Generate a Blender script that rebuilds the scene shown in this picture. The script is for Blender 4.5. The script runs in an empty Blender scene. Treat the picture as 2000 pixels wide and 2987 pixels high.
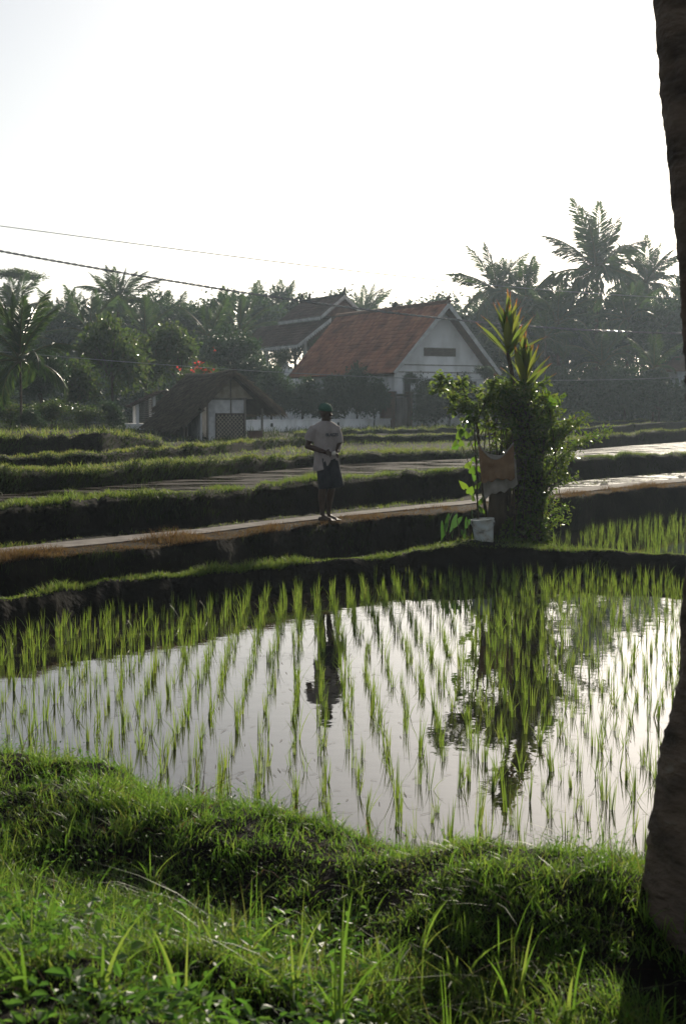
import bpy, bmesh, math, random
import numpy as np
from mathutils import Vector, Matrix, Euler

random.seed(7)
RNG = np.random.default_rng(11)
S = bpy.context.scene
C = S.collection
R = math.radians

# ------------------------------------------------------------------ camera, sky, sun, exposure
F = 4149.0                       # focal length in photograph pixels (50 mm on 24 x 36)
CAMZ = 2.18
PITCH = math.atan(298.0 / F)
cd = bpy.data.cameras.new('camera'); cam = bpy.data.objects.new('camera', cd); C.objects.link(cam)
cd.sensor_fit = 'VERTICAL'; cd.sensor_height = 36.0; cd.sensor_width = 24.0; cd.lens = 50.0
cd.clip_start = 0.05; cd.clip_end = 2000
cam.location = (0, 0, CAMZ); cam.rotation_euler = (math.pi / 2 - PITCH, 0, 0)
cd.dof.use_dof = True; cd.dof.focus_distance = 15.0; cd.dof.aperture_fstop = 5.6
S.camera = cam

SUN_AZ = R(18.0)                 # to the right of straight ahead
SUN_EL = R(21.0)
W = bpy.data.worlds.new('World'); S.world = W; W.use_nodes = True
wn = W.node_tree; wn.nodes.clear()
sky = wn.nodes.new('ShaderNodeTexSky'); sky.sky_type = 'NISHITA'; sky.sun_disc = False
sky.sun_elevation = SUN_EL; sky.sun_rotation = SUN_AZ
sky.air_density = 1.0; sky.dust_density = 1.6; sky.ozone_density = 1.0; sky.altitude = 200
hsv = wn.nodes.new('ShaderNodeHueSaturation'); hsv.inputs['Saturation'].default_value = 0.5
bg = wn.nodes.new('ShaderNodeBackground'); bg.inputs['Strength'].default_value = 0.10
wo = wn.nodes.new('ShaderNodeOutputWorld')
wn.links.new(sky.outputs[0], hsv.inputs['Color']); wm = wn.nodes.new('ShaderNodeMix'); wm.data_type = 'RGBA'; wm.blend_type = 'MULTIPLY'; wm.inputs['Factor'].default_value = 1.0
wm.inputs[7].default_value = (1.0, 0.985, 0.965, 1)
wn.links.new(hsv.outputs[0], wm.inputs[6]); wn.links.new(wm.outputs[2], bg.inputs['Color'])
wn.links.new(bg.outputs[0], wo.inputs['Surface'])

sl = bpy.data.lights.new('sun', 'SUN'); sl.energy = 5.0; sl.angle = R(0.6); sl.color = (1.0, 0.90, 0.73)
sun = bpy.data.objects.new('sun', sl); C.objects.link(sun)
SUNDIR = Vector((math.sin(SUN_AZ) * math.cos(SUN_EL), math.cos(SUN_AZ) * math.cos(SUN_EL), math.sin(SUN_EL)))
sun.rotation_euler = (-SUNDIR).to_track_quat('-Z', 'Y').to_euler()
sun.location = SUNDIR * 60

vs = S.view_settings
vs.view_transform = 'Standard'; vs.look = 'None'; vs.exposure = 0.2; vs.gamma = 1.0; vs.use_curve_mapping = False
S.render.engine = 'CYCLES'
cy = S.cycles
cy.max_bounces = 6; cy.diffuse_bounces = 3; cy.glossy_bounces = 3; cy.transmission_bounces = 4
cy.transparent_max_bounces = 8; cy.volume_bounces = 1; cy.use_denoising = True
cy.sample_clamp_indirect = 6.0; cy.sample_clamp_direct = 0
cy.caustics_reflective = False; cy.caustics_refractive = False

# ------------------------------------------------------------------ helpers
def at(px, py, d):
    """world point seen at photograph pixel (px, py) at depth Y = d"""
    u = (px - 1000.0) / F; v = -(py - 1493.5) / F
    dy = math.cos(PITCH) + v * math.sin(PITCH); dz = -math.sin(PITCH) + v * math.cos(PITCH)
    return Vector((u / dy * d, d, CAMZ + dz / dy * d))

def hashn(i, j, k=0):
    n = (i.astype(np.int64) * 374761393 + j.astype(np.int64) * 668265263 + k * 1442695041) & 0xffffffff
    n = ((n ^ (n >> 13)) * 1274126177) & 0xffffffff
    return ((n ^ (n >> 16)) & 0xffff) / 65535.0 * 2 - 1
def vnoise(x, y, k=0):
    x = np.asarray(x, float); y = np.asarray(y, float)
    i = np.floor(x); j = np.floor(y); a = x - i; b = y - j
    a = a * a * (3 - 2 * a); b = b * b * (3 - 2 * b)
    i = i.astype(np.int64); j = j.astype(np.int64)
    return ((hashn(i, j, k) * (1 - a) + hashn(i + 1, j, k) * a) * (1 - b)
            + (hashn(i, j + 1, k) * (1 - a) + hashn(i + 1, j + 1, k) * a) * b)
def fbm(x, y, k=0, o=4):
    s = 0; amp = 1.0; f = 1.0
    for q in range(o):
        s = s + amp * vnoise(np.asarray(x) * f + q * 17.3, np.asarray(y) * f - q * 9.1, k + q); amp *= 0.5; f *= 2.03
    return s

def np_mesh(name, V, Q, mat=None, tint=None, smooth=True, extra=None):
    """V (n,3); Q list of index arrays (m,k)"""
    me = bpy.data.meshes.new(name)
    V = np.asarray(V, np.float32)
    if not isinstance(Q, (list, tuple)): Q = [Q]
    me.vertices.add(len(V)); me.vertices.foreach_set('co', V.ravel())
    idx = np.concatenate([q.ravel() for q in Q]).astype(np.int32)
    tot = np.concatenate([np.full(len(q), q.shape[1], np.int32) for q in Q])
    st = np.concatenate([[0], np.cumsum(tot)[:-1]]).astype(np.int32)
    me.loops.add(len(idx)); me.loops.foreach_set('vertex_index', idx)
    me.polygons.add(len(tot)); me.polygons.foreach_set('loop_start', st)
    me.update(calc_edges=True)
    me.polygons.foreach_set('use_smooth', np.full(len(tot), smooth, bool))
    if tint is not None:
        a = me.attributes.new('tint', 'FLOAT', 'POINT'); a.data.foreach_set('value', np.asarray(tint, np.float32))
    if extra is not None:
        a = me.attributes.new('along', 'FLOAT', 'POINT'); a.data.foreach_set('value', np.asarray(extra, np.float32))
    if mat: me.materials.append(mat)
    me.update()
    return me

def obj(name, me, parent=None, label=None, cat=None, group=None, kind=None, loc=None):
    o = bpy.data.objects.new(name, me); C.objects.link(o)
    if parent is not None: o.parent = parent
    if loc is not None: o.location = loc
    if label: o['label'] = label
    if cat: o['category'] = cat
    if group: o['group'] = group
    if kind: o['kind'] = kind
    return o
def thing(name, label, cat, loc=(0, 0, 0), rz=0.0, group=None):
    o = obj(name, None, None, label, cat, group, None, loc); o.rotation_euler = (0, 0, rz); o.empty_display_size = 0.2
    return o

class MB:
    """collects boxes, tubes and polygons for ONE mesh"""
    def __init__(s): s.v = []; s.f = []
    def add(s, V, Fc):
        n = len(s.v); s.v += [tuple(p) for p in V]; s.f += [tuple(i + n for i in f) for f in Fc]; return s
    def box(s, x0, x1, y0, y1, z0, z1, M=None):
        V = [Vector(p) for p in ((x0,y0,z0),(x1,y0,z0),(x1,y1,z0),(x0,y1,z0),(x0,y0,z1),(x1,y0,z1),(x1,y1,z1),(x0,y1,z1))]
        if M is not None: V = [M @ p for p in V]
        return s.add(V, [(0,3,2,1),(4,5,6,7),(0,1,5,4),(1,2,6,5),(2,3,7,6),(3,0,4,7)])
    def prism(s, poly, vec):
        n = len(poly); P = [Vector(p) for p in poly]; vec = Vector(vec); V = P + [p + vec for p in P]
        return s.add(V, [tuple(range(n - 1, -1, -1)), tuple(range(n, 2 * n))] + [(i, (i + 1) % n, n + (i + 1) % n, n + i) for i in range(n)])
    def tube(s, pts, rad, n=8):
        pts = [Vector(p) for p in pts]
        if not hasattr(rad, '__len__'): rad = [rad] * len(pts)
        V = []; prev = None
        for i, p in enumerate(pts):
            t = (pts[min(i + 1, len(pts) - 1)] - pts[max(i - 1, 0)])
            t = t.normalized() if t.length > 1e-9 else Vector((0, 0, 1))
            if prev is None:
                a = Vector((0, 0, 1)) if abs(t.z) < 0.9 else Vector((0, 1, 0)); x = t.cross(a).normalized()
            else:
                x = (prev - t * prev.dot(t)).normalized()
            prev = x; y = t.cross(x)
            for k in range(n):
                a = 2 * math.pi * k / n; V.append(p + (x * math.cos(a) + y * math.sin(a)) * rad[i])
        Fc = [(i*n+k, i*n+(k+1) % n, (i+1)*n+(k+1) % n, (i+1)*n+k) for i in range(len(pts) - 1) for k in range(n)]
        Fc += [tuple(range(n - 1, -1, -1)), tuple((len(pts) - 1) * n + k for k in range(n))]
        return s.add(V, Fc)
    def rings(s, rings):
        n = len(rings[0]); V = [p for r in rings for p in r]
        Fc = [(i*n+k, i*n+(k+1) % n, (i+1)*n+(k+1) % n, (i+1)*n+k) for i in range(len(rings) - 1) for k in range(n)]
        Fc += [tuple(range(n - 1, -1, -1)), tuple((len(rings) - 1) * n + k for k in range(n))]
        return s.add(V, Fc)
    def ball(s, c, r, M=None, nu=14, nv=9):
        c = Vector(c); r = r if hasattr(r, '__len__') else (r, r, r); rs = []
        for j in range(nv + 1):
            th = max(0.02, min(math.pi - 0.02, math.pi * j / nv)); ring = []
            for k in range(nu):
                a = 2 * math.pi * k / nu; p = Vector((r[0]*math.sin(th)*math.cos(a), r[1]*math.sin(th)*math.sin(a), -r[2]*math.cos(th)))
                ring.append(c + ((M @ p) if M is not None else p))
            rs.append(ring)
        return s.rings(rs)
    def mesh(s, name, mat, smooth=False):
        me = bpy.data.meshes.new(name); me.from_pydata(s.v, [], s.f); me.materials.append(mat)
        if smooth: me.polygons.foreach_set('use_smooth', np.ones(len(me.polygons), bool))
        me.update(); return me

def bevelled(o, w=0.01, seg=2):
    m = o.modifiers.new('bevel', 'BEVEL'); m.width = w; m.segments = seg; m.limit_method = 'ANGLE'
    return o

# ------------------------------------------------------------------ materials
def nmat(name):
    m = bpy.data.materials.new(name); m.use_nodes = True; nt = m.node_tree; nt.nodes.clear()
    out = nt.nodes.new('ShaderNodeOutputMaterial'); return m, nt, out
def ramp(nt, stops):
    r = nt.nodes.new('ShaderNodeValToRGB'); e = r.color_ramp.elements
    while len(e) < len(stops): e.new(0.5)
    for i, (p, c) in enumerate(stops): e[i].position = p; e[i].color = (*c, 1)
    return r
def leafmat(name, cols, trans, fac=0.45, rough=0.38, spec=0.5, tip=None):
    """leaf: glossy front, light passing through; colour differs from leaf to leaf"""
    m, nt, out = nmat(name); L = nt.links
    at_ = nt.nodes.new('ShaderNodeAttribute'); at_.attribute_name = 'tint'
    n = len(cols); rp = ramp(nt, [(i / max(1, n - 1), c) for i, c in enumerate(cols)])
    L.new(at_.outputs['Fac'], rp.inputs['Fac']); col = rp.outputs['Color']
    if spec == 0.25:                                       # roof tiles: sooty, mossy patches
        tc = nt.nodes.new('ShaderNodeTexCoord'); nz = nt.nodes.new('ShaderNodeTexNoise'); nz.inputs['Scale'].default_value = 0.8; nz.inputs['Detail'].default_value = 7
        L.new(tc.outputs['Object'], nz.inputs['Vector']); rs_ = ramp(nt, [(0.34, (0.55, 0.52, 0.50)), (0.56, (1, 1, 1))]); L.new(nz.outputs['Fac'], rs_.inputs['Fac'])
        mm = nt.nodes.new('ShaderNodeMix'); mm.data_type = 'RGBA'; mm.blend_type = 'MULTIPLY'; mm.inputs['Factor'].default_value = 1.0
        L.new(col, mm.inputs[6]); L.new(rs_.outputs['Color'], mm.inputs[7]); col = mm.outputs[2]
    n2 = len(trans); rt = ramp(nt, [(i / max(1, n2 - 1), c) for i, c in enumerate(trans)])
    L.new(at_.outputs['Fac'], rt.inputs['Fac']); tcol = rt.outputs['Color']
    if tip:
        al = nt.nodes.new('ShaderNodeAttribute'); al.attribute_name = 'along'
        tr = ramp(nt, [(0.0, (0, 0, 0)), (tip[0], (0, 0, 0)), (min(1, tip[0] + tip[3]), (1, 1, 1))])
        L.new(al.outputs['Fac'], tr.inputs['Fac'])
        for nm_, c in (('a', tip[1]), ('b', tip[2])):
            mx = nt.nodes.new('ShaderNodeMix'); mx.data_type = 'RGBA'
            L.new(tr.outputs['Color'], mx.inputs['Factor'])
            L.new(col if nm_ == 'a' else tcol, mx.inputs[6]); mx.inputs[7].default_value = (*c, 1)
            if nm_ == 'a': col = mx.outputs[2]
            else: tcol = mx.outputs[2]
    p = nt.nodes.new('ShaderNodeBsdfPrincipled'); p.inputs['Roughness'].default_value = rough
    p.inputs['Specular IOR Level'].default_value = spec; L.new(col, p.inputs['Base Color'])
    t = nt.nodes.new('ShaderNodeBsdfTranslucent'); L.new(tcol, t.inputs['Color'])
    mix = nt.nodes.new('ShaderNodeMixShader'); mix.inputs[0].default_value = fac
    L.new(p.outputs[0], mix.inputs[1]); L.new(t.outputs[0], mix.inputs[2]); L.new(mix.outputs[0], out.inputs['Surface'])
    return m
def solid(name, c1, c2=None, scale=8.0, rough=0.8, bump=0.0, bscale=None, spec=0.3, detail=6.0, stretch=None, ramp_pos=(0.35, 0.65), c3=None):
    """matte surface with two or three noise-mixed colours and bump"""
    m, nt, out = nmat(name); L = nt.links
    p = nt.nodes.new('ShaderNodeBsdfPrincipled'); p.inputs['Roughness'].default_value = rough
    p.inputs['Specular IOR Level'].default_value = spec; L.new(p.outputs[0], out.inputs['Surface'])
    tc = nt.nodes.new('ShaderNodeTexCoord'); vec = tc.outputs['Object']
    if stretch:
        mp = nt.nodes.new('ShaderNodeMapping'); mp.inputs['Scale'].default_value = stretch
        L.new(vec, mp.inputs['Vector']); vec = mp.outputs[0]
    nz = nt.nodes.new('ShaderNodeTexNoise'); nz.inputs['Scale'].default_value = scale; nz.inputs['Detail'].default_value = detail
    L.new(vec, nz.inputs['Vector'])
    st = [(ramp_pos[0], c1), (ramp_pos[1], c2 or c1)]
    if c3: st.append((min(1, ramp_pos[1] + 0.12), c3))
    rp = ramp(nt, st); L.new(nz.outputs['Fac'], rp.inputs['Fac']); L.new(rp.outputs['Color'], p.inputs['Base Color'])
    if bump:
        nb = nt.nodes.new('ShaderNodeTexNoise'); nb.inputs['Scale'].default_value = bscale or scale * 3; nb.inputs['Detail'].default_value = 5
        L.new(vec, nb.inputs['Vector'])
        b = nt.nodes.new('ShaderNodeBump'); b.inputs['Strength'].default_value = bump; b.inputs['Distance'].default_value = 0.03
        L.new(nb.outputs['Fac'], b.inputs['Height']); L.new(b.outputs[0], p.inputs['Normal'])
    return m
def watermat(name, base, rough, bstr, bscale, mud=None):
    m, nt, out = nmat(name); L = nt.links
    p = nt.nodes.new('ShaderNodeBsdfPrincipled'); p.inputs['IOR'].default_value = 1.42
    p.inputs['Roughness'].default_value = rough; p.inputs['Base Color'].default_value = (*base, 1)
    tc = nt.nodes.new('ShaderNodeTexCoord')
    n1 = nt.nodes.new('ShaderNodeTexNoise'); n1.inputs['Scale'].default_value = bscale; n1.inputs['Detail'].default_value = 3
    L.new(tc.outputs['Object'], n1.inputs['Vector'])
    b = nt.nodes.new('ShaderNodeBump'); b.inputs['Strength'].default_value = bstr; b.inputs['Distance'].default_value = 0.01
    L.new(n1.outputs['Fac'], b.inputs['Height'])
    if mud:
        n2 = nt.nodes.new('ShaderNodeTexNoise'); n2.inputs['Scale'].default_value = mud[0]; n2.inputs['Detail'].default_value = 8
        mp = nt.nodes.new('ShaderNodeMapping'); mp.inputs['Scale'].default_value = (0.6, 2.0, 1.0); mp.inputs['Rotation'].default_value = (0, 0, R(-40))
        L.new(tc.outputs['Object'], mp.inputs['Vector']); L.new(mp.outputs[0], n2.inputs['Vector'])
        r = ramp(nt, [(mud[1], (0, 0, 0)), (mud[1] + 0.07, (1, 1, 1))]); L.new(n2.outputs['Fac'], r.inputs['Fac'])
        q = nt.nodes.new('ShaderNodeBsdfPrincipled'); q.inputs['Base Color'].default_value = (*mud[2], 1); q.inputs['Roughness'].default_value = mud[3]; q.inputs['Specular IOR Level'].default_value = 0.04
        b2 = nt.nodes.new('ShaderNodeBump'); b2.inputs['Strength'].default_value = 0.9; b2.inputs['Distance'].default_value = 0.04
        n3 = nt.nodes.new('ShaderNodeTexNoise'); n3.inputs['Scale'].default_value = 9; n3.inputs['Detail'].default_value = 6
        L.new(tc.outputs['Object'], n3.inputs['Vector']); L.new(n3.outputs['Fac'], b2.inputs['Height']); L.new(b2.outputs[0], q.inputs['Normal'])
        mx = nt.nodes.new('ShaderNodeMixShader'); L.new(r.outputs['Color'], mx.inputs[0]); L.new(p.outputs[0], mx.inputs[1]); L.new(q.outputs[0], mx.inputs[2])
        L.new(mx.outputs[0], out.inputs['Surface'])
    else:
        L.new(p.outputs[0], out.inputs['Surface'])
    L.new(b.outputs[0], p.inputs['Normal'])
    return m

M = {}
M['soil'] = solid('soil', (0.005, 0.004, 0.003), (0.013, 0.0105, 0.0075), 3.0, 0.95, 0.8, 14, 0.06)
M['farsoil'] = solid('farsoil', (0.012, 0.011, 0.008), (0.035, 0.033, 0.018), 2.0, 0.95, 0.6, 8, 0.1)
M['concrete'] = solid('concrete', (0.12, 0.105, 0.095), (0.22, 0.195, 0.175), 5.0, 0.9, 0.3, 60, 0.12)
M['water'] = watermat('water', (0.014, 0.012, 0.009), 0.02, 0.085, 5.0)
M['mudwater'] = watermat('mudwater', (0.03, 0.024, 0.018), 0.04, 0.10, 3.0, (2.2, 0.45, (0.016, 0.013, 0.010), 0.55))
M['mud'] = watermat('wetmud', (0.03, 0.024, 0.018), 0.05, 0.12, 3.0, (1.7, 0.46, (0.022, 0.016, 0.012), 0.75))
M['grass'] = leafmat('grass', [(0.030, 0.060, 0.012), (0.060, 0.110, 0.018), (0.10, 0.13, 0.03), (0.14, 0.11, 0.05)],
                     [(0.09, 0.21, 0.02), (0.19, 0.35, 0.035), (0.29, 0.38, 0.06), (0.28, 0.19, 0.08)], 0.52, 0.45, 0.35)
M['sapling'] = leafmat('sapling', [(0.035, 0.060, 0.018), (0.06, 0.085, 0.025), (0.09, 0.085, 0.03)], [(0.12, 0.22, 0.03), (0.22, 0.32, 0.05), (0.28, 0.28, 0.08)], 0.42, 0.30, 0.55)
M['bgrass'] = leafmat('bgrass', [(0.035, 0.065, 0.014), (0.07, 0.105, 0.022), (0.11, 0.11, 0.035)],
                      [(0.12, 0.22, 0.03), (0.22, 0.30, 0.05), (0.30, 0.27, 0.08)], 0.5, 0.5, 0.2)
M['shadegrass'] = leafmat('shadegrass', [(0.010, 0.018, 0.006), (0.022, 0.030, 0.010)], [(0.03, 0.06, 0.01), (0.06, 0.08, 0.015)], 0.4, 0.6, 0.1)  # copy of the bund grass with the wall faces' shade put into its colour
M['taro'] = leafmat('taro', [(0.016, 0.045, 0.014), (0.03, 0.07, 0.02)], [(0.05, 0.14, 0.025), (0.09, 0.2, 0.03)], 0.35, 0.3, 0.4)
M['brown'] = leafmat('brown', [(0.04, 0.022, 0.010), (0.09, 0.050, 0.020), (0.06, 0.055, 0.016)],
                     [(0.11, 0.062, 0.024), (0.22, 0.13, 0.052), (0.14, 0.13, 0.04)], 0.42, 0.75, 0.1)
M['rice'] = leafmat('rice', [(0.045, 0.095, 0.015), (0.075, 0.14, 0.022), (0.12, 0.15, 0.04)],
                    [(0.16, 0.28, 0.03), (0.26, 0.38, 0.045), (0.36, 0.38, 0.08)], 0.48, 0.36, 0.5)
M['weed'] = leafmat('weed', [(0.03, 0.075, 0.018), (0.06, 0.12, 0.025)], [(0.11, 0.28, 0.03), (0.20, 0.37, 0.05)], 0.45, 0.46, 0.32)
M['tree'] = leafmat('tree', [(0.012, 0.028, 0.014), (0.022, 0.042, 0.018), (0.038, 0.055, 0.022)],
                    [(0.025, 0.065, 0.02), (0.05, 0.105, 0.03), (0.09, 0.12, 0.035)], 0.34, 0.34, 0.5)
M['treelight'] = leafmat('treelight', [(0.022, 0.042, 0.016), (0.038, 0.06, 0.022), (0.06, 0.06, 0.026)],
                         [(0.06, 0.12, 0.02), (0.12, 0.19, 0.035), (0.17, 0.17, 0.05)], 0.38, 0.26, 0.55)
M['palm'] = leafmat('palm', [(0.022, 0.045, 0.018), (0.04, 0.07, 0.02), (0.09, 0.085, 0.03)],
                    [(0.045, 0.10, 0.02), (0.09, 0.16, 0.03), (0.16, 0.15, 0.04)], 0.40, 0.34, 0.5)
M['shrub'] = leafmat('shrub', [(0.022, 0.045, 0.012), (0.045, 0.075, 0.016), (0.07, 0.085, 0.025)],
                     [(0.10, 0.20, 0.02), (0.20, 0.30, 0.035), (0.30, 0.32, 0.06)], 0.42, 0.26, 0.6)
M['bright'] = leafmat('bright', [(0.05, 0.10, 0.015), (0.09, 0.14, 0.02)], [(0.13, 0.27, 0.02), (0.25, 0.38, 0.035)], 0.42, 0.3, 0.5)
M['cordy'] = leafmat('cordy', [(0.030, 0.050, 0.014), (0.06, 0.07, 0.018), (0.07, 0.03, 0.018)],
                     [(0.15, 0.27, 0.04), (0.28, 0.35, 0.05), (0.32, 0.14, 0.04)], 0.5, 0.3, 0.5,
                     tip=(0.80, (0.14, 0.05, 0.02), (0.60, 0.15, 0.04), 0.18))
M['flower'] = leafmat('flower', [(0.45, 0.03, 0.035), (0.55, 0.06, 0.05)], [(0.7, 0.06, 0.06), (0.8, 0.12, 0.08)], 0.5, 0.6, 0.2)
M['bark'] = solid('bark', (0.030, 0.022, 0.015), (0.085, 0.065, 0.045), 5.0, 0.9, 1.0, 22, 0.2, stretch=(1, 1, 0.35))
M['palmbark'] = solid('palmbark', (0.042, 0.031, 0.023), (0.14, 0.10, 0.072), 4.0, 0.85, 1.0, 16, 0.2, stretch=(1, 1, 2.2), c3=(0.20, 0.185, 0.15))
M['twig'] = solid('twig', (0.035, 0.026, 0.016), (0.09, 0.065, 0.04), 20.0, 0.85, 0.5, 60, 0.2)
M['white'] = solid('whitewash', (0.62, 0.62, 0.60), (0.90, 0.90, 0.90), 1.3, 0.85, 0.15, 12, 0.2, ramp_pos=(0.28, 0.52), stretch=(1, 1, 0.45))
M['whitewood'] = solid('whitewood', (0.40, 0.40, 0.39), (0.60, 0.60, 0.58), 3.0, 0.75, 0.2, 12, 0.25)
M['vent'] = solid('vent', (0.10, 0.075, 0.06), (0.16, 0.12, 0.10), 6, 0.8, 0.2, 20)
M['tile'] = leafmat('tile', [(0.19, 0.065, 0.034), (0.34, 0.125, 0.065), (0.42, 0.18, 0.105)], [(0, 0, 0), (0, 0, 0)], 0.0, 0.8, 0.25)
M['darktile'] = leafmat('darktile', [(0.05, 0.028, 0.022), (0.09, 0.05, 0.038), (0.12, 0.065, 0.05)], [(0, 0, 0), (0, 0, 0)], 0.0, 0.8, 0.25)
M['wood'] = solid('wood', (0.045, 0.032, 0.022), (0.10, 0.07, 0.05), 6, 0.8, 0.4, 25, 0.2, stretch=(1, 1, 0.2))
M['greywood'] = solid('greywood', (0.16, 0.14, 0.12), (0.28, 0.25, 0.22), 4, 0.8, 0.4, 20, 0.2, stretch=(1, 1, 0.15))
M['thatch'] = leafmat('thatch', [(0.10, 0.08, 0.06), (0.20, 0.165, 0.125), (0.30, 0.25, 0.19)], [(0.05, 0.04, 0.02), (0.1, 0.07, 0.04)], 0.12, 0.85, 0.15)
M['thatchcore'] = solid('thatchcore', (0.07, 0.055, 0.042), (0.14, 0.115, 0.085), 6, 0.95, 0.6, 18, 0.1)
M['woven'] = solid('woven', (0.46, 0.46, 0.46), (0.68, 0.67, 0.66), 4, 0.8, 0.3, 20, 0.2)
M['bamboo'] = solid('bamboo', (0.24, 0.20, 0.14), (0.40, 0.34, 0.25), 5, 0.6, 0.2, 20, 0.35)
M['brick'] = solid('brickbox', (0.09, 0.045, 0.033), (0.15, 0.075, 0.05), 4, 0.85, 0.3, 14, 0.2)
M['dark'] = solid('dark', (0.012, 0.012, 0.012), (0.025, 0.024, 0.022), 4, 0.7, 0, None, 0.2)
M['glass'] = watermat('windowglass', (0.02, 0.022, 0.024), 0.05, 0.02, 1.0)
M['cable'] = solid('cable', (0.12, 0.12, 0.12), (0.20, 0.20, 0.20), 20, 0.26, 0, None, 0.9)
M['steel'] = solid('steelwire', (0.22, 0.22, 0.22), (0.32, 0.32, 0.32), 20, 0.35, 0, None, 0.6)
M['skin'] = solid('skin', (0.040, 0.021, 0.013), (0.065, 0.035, 0.022), 9, 0.55, 0.1, 60, 0.4)
M['shirt'] = solid('shirt', (0.27, 0.235, 0.222), (0.37, 0.325, 0.31), 7, 0.9, 0.35, 26, 0.15)
M['print'] = solid('shirtprint', (0.03, 0.035, 0.05), (0.06, 0.065, 0.08), 30, 0.9)
M['shorts'] = solid('shorts', (0.020, 0.021, 0.025), (0.04, 0.041, 0.047), 8, 0.9, 0.3, 26, 0.15)
M['cap'] = solid('cap', (0.035, 0.085, 0.06), (0.06, 0.13, 0.095), 10, 0.85, 0.2, 60, 0.2)
M['hair'] = solid('greyhair', (0.25, 0.24, 0.22), (0.40, 0.38, 0.36), 40, 0.8)
M['bundle'] = solid('bundle', (0.45, 0.40, 0.34), (0.60, 0.55, 0.48), 20, 0.8, 0.4, 60)
M['bucket'] = solid('bucketplastic', (0.50, 0.53, 0.52), (0.40, 0.39, 0.34), 9, 0.5, 0.08, 30, 0.4, ramp_pos=(0.42, 0.60), c3=(0.07, 0.055, 0.04))
M['sack'] = solid('sackbrown', (0.15, 0.085, 0.045), (0.24, 0.15, 0.085), 6, 0.9, 0.4, 60, 0.15)
M['sackgrey'] = solid('sackgrey', (0.20, 0.18, 0.15), (0.30, 0.275, 0.24), 6, 0.9, 0.4, 60, 0.15)
M['corr'] = solid('corrugated', (0.30, 0.33, 0.36), (0.45, 0.48, 0.50), 2, 0.6, 0.1, 10, 0.4)

# ------------------------------------------------------------------ strips and leaves (numpy)
def blade_arrays(base, h, w, yaw, lean, lyaw, segs=3, droop=0.35, wpow=0.8):
    base = np.asarray(base, float); n = len(base)
    t = np.linspace(0, 1, segs + 1)[None, :]
    h = h[:, None]; ln = lean[:, None]
    off = h * ln * t ** 1.8
    z = h * t * (1 - droop * ln * t)
    cx = base[:, 0:1] + off * np.cos(lyaw)[:, None]; cyy = base[:, 1:2] + off * np.sin(lyaw)[:, None]; cz = base[:, 2:3] + z
    wid = w[:, None] * 0.5 * np.clip((1 - t) ** wpow * (0.75 + 0.9 * t), 0.02, 1)
    sx = np.cos(yaw)[:, None] * wid; sy = np.sin(yaw)[:, None] * wid
    V = np.empty((n, segs + 1, 2, 3))
    V[:, :, 0, 0] = cx - sx; V[:, :, 1, 0] = cx + sx
    V[:, :, 0, 1] = cyy - sy; V[:, :, 1, 1] = cyy + sy
    V[:, :, 0, 2] = cz; V[:, :, 1, 2] = cz
    k = (segs + 1) * 2
    q = np.array([[2*i, 2*i+1, 2*i+3, 2*i+2] for i in range(segs)])
    Q = (np.arange(n)[:, None, None] * k + q[None]).reshape(-1, 4)
    al = np.repeat(np.repeat(t, n, 0)[:, :, None], 2, 2).ravel()
    return V.reshape(-1, 3), Q, k, al
def grass_mesh(name, base, h, w, lean, mat, tint, segs=3, rng=RNG, lyaw=None):
    n = len(base)
    V, Q, k, al = blade_arrays(base, h, w, rng.uniform(0, math.pi, n), lean, rng.uniform(0, 2 * math.pi, n) if lyaw is None else lyaw, segs)
    return np_mesh(name, V, Q, mat, np.repeat(tint, k))
def leaf_arrays(pos, dirs, nor, ln, wd, fold=0.15, shape=4):
    """rhombic leaves: base, right, tip, left, folded along the middle"""
    d = dirs / np.linalg.norm(dirs, axis=1, keepdims=True)
    s = np.cross(d, nor); s /= (np.linalg.norm(s, axis=1, keepdims=True) + 1e-9); up = np.cross(s, d)
    L_ = ln[:, None]; W_ = wd[:, None] * 0.5
    V = np.stack([pos, pos + d*L_*0.30 + s*W_*0.85 + up*W_*fold*2, pos + d*L_*0.68 + s*W_*0.75 + up*W_*fold*2, pos + d*L_ - up*L_*0.08,
                  pos + d*L_*0.68 - s*W_*0.75 + up*W_*fold*2, pos + d*L_*0.30 - s*W_*0.85 + up*W_*fold*2], 1)
    n = len(pos); b = np.arange(n)[:, None] * 6
    Q = np.concatenate([b + np.array([[0, 1, 2, 3]]), b + np.array([[0, 3, 4, 5]])])
    return V.reshape(-1, 3), Q, 6
def rand_unit(n, rng=RNG):
    v = rng.normal(size=(n, 3)); return v / np.linalg.norm(v, axis=1, keepdims=True)
def leaf_cloud(name, pos, size, mat, rng, aspect=0.5, outward=None, tint=None, jitter=0.35, flat=0.5):
    n = len(pos)
    d = rand_unit(n, rng)
    if outward is not None: d = d + outward * 0.9
    d[:, 2] -= 0.15
    nor = rand_unit(n, rng); nor[:, 2] += flat
    ln = size * rng.uniform(1 - jitter, 1 + jitter, n)
    V, Q, k = leaf_arrays(pos, d, nor, ln, ln * aspect)
    if tint is None: tint = np.clip(rng.normal(0.45, 0.22, n), 0, 1)
    return np_mesh(name, V, Q, mat, np.repeat(tint, k), smooth=False)

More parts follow.
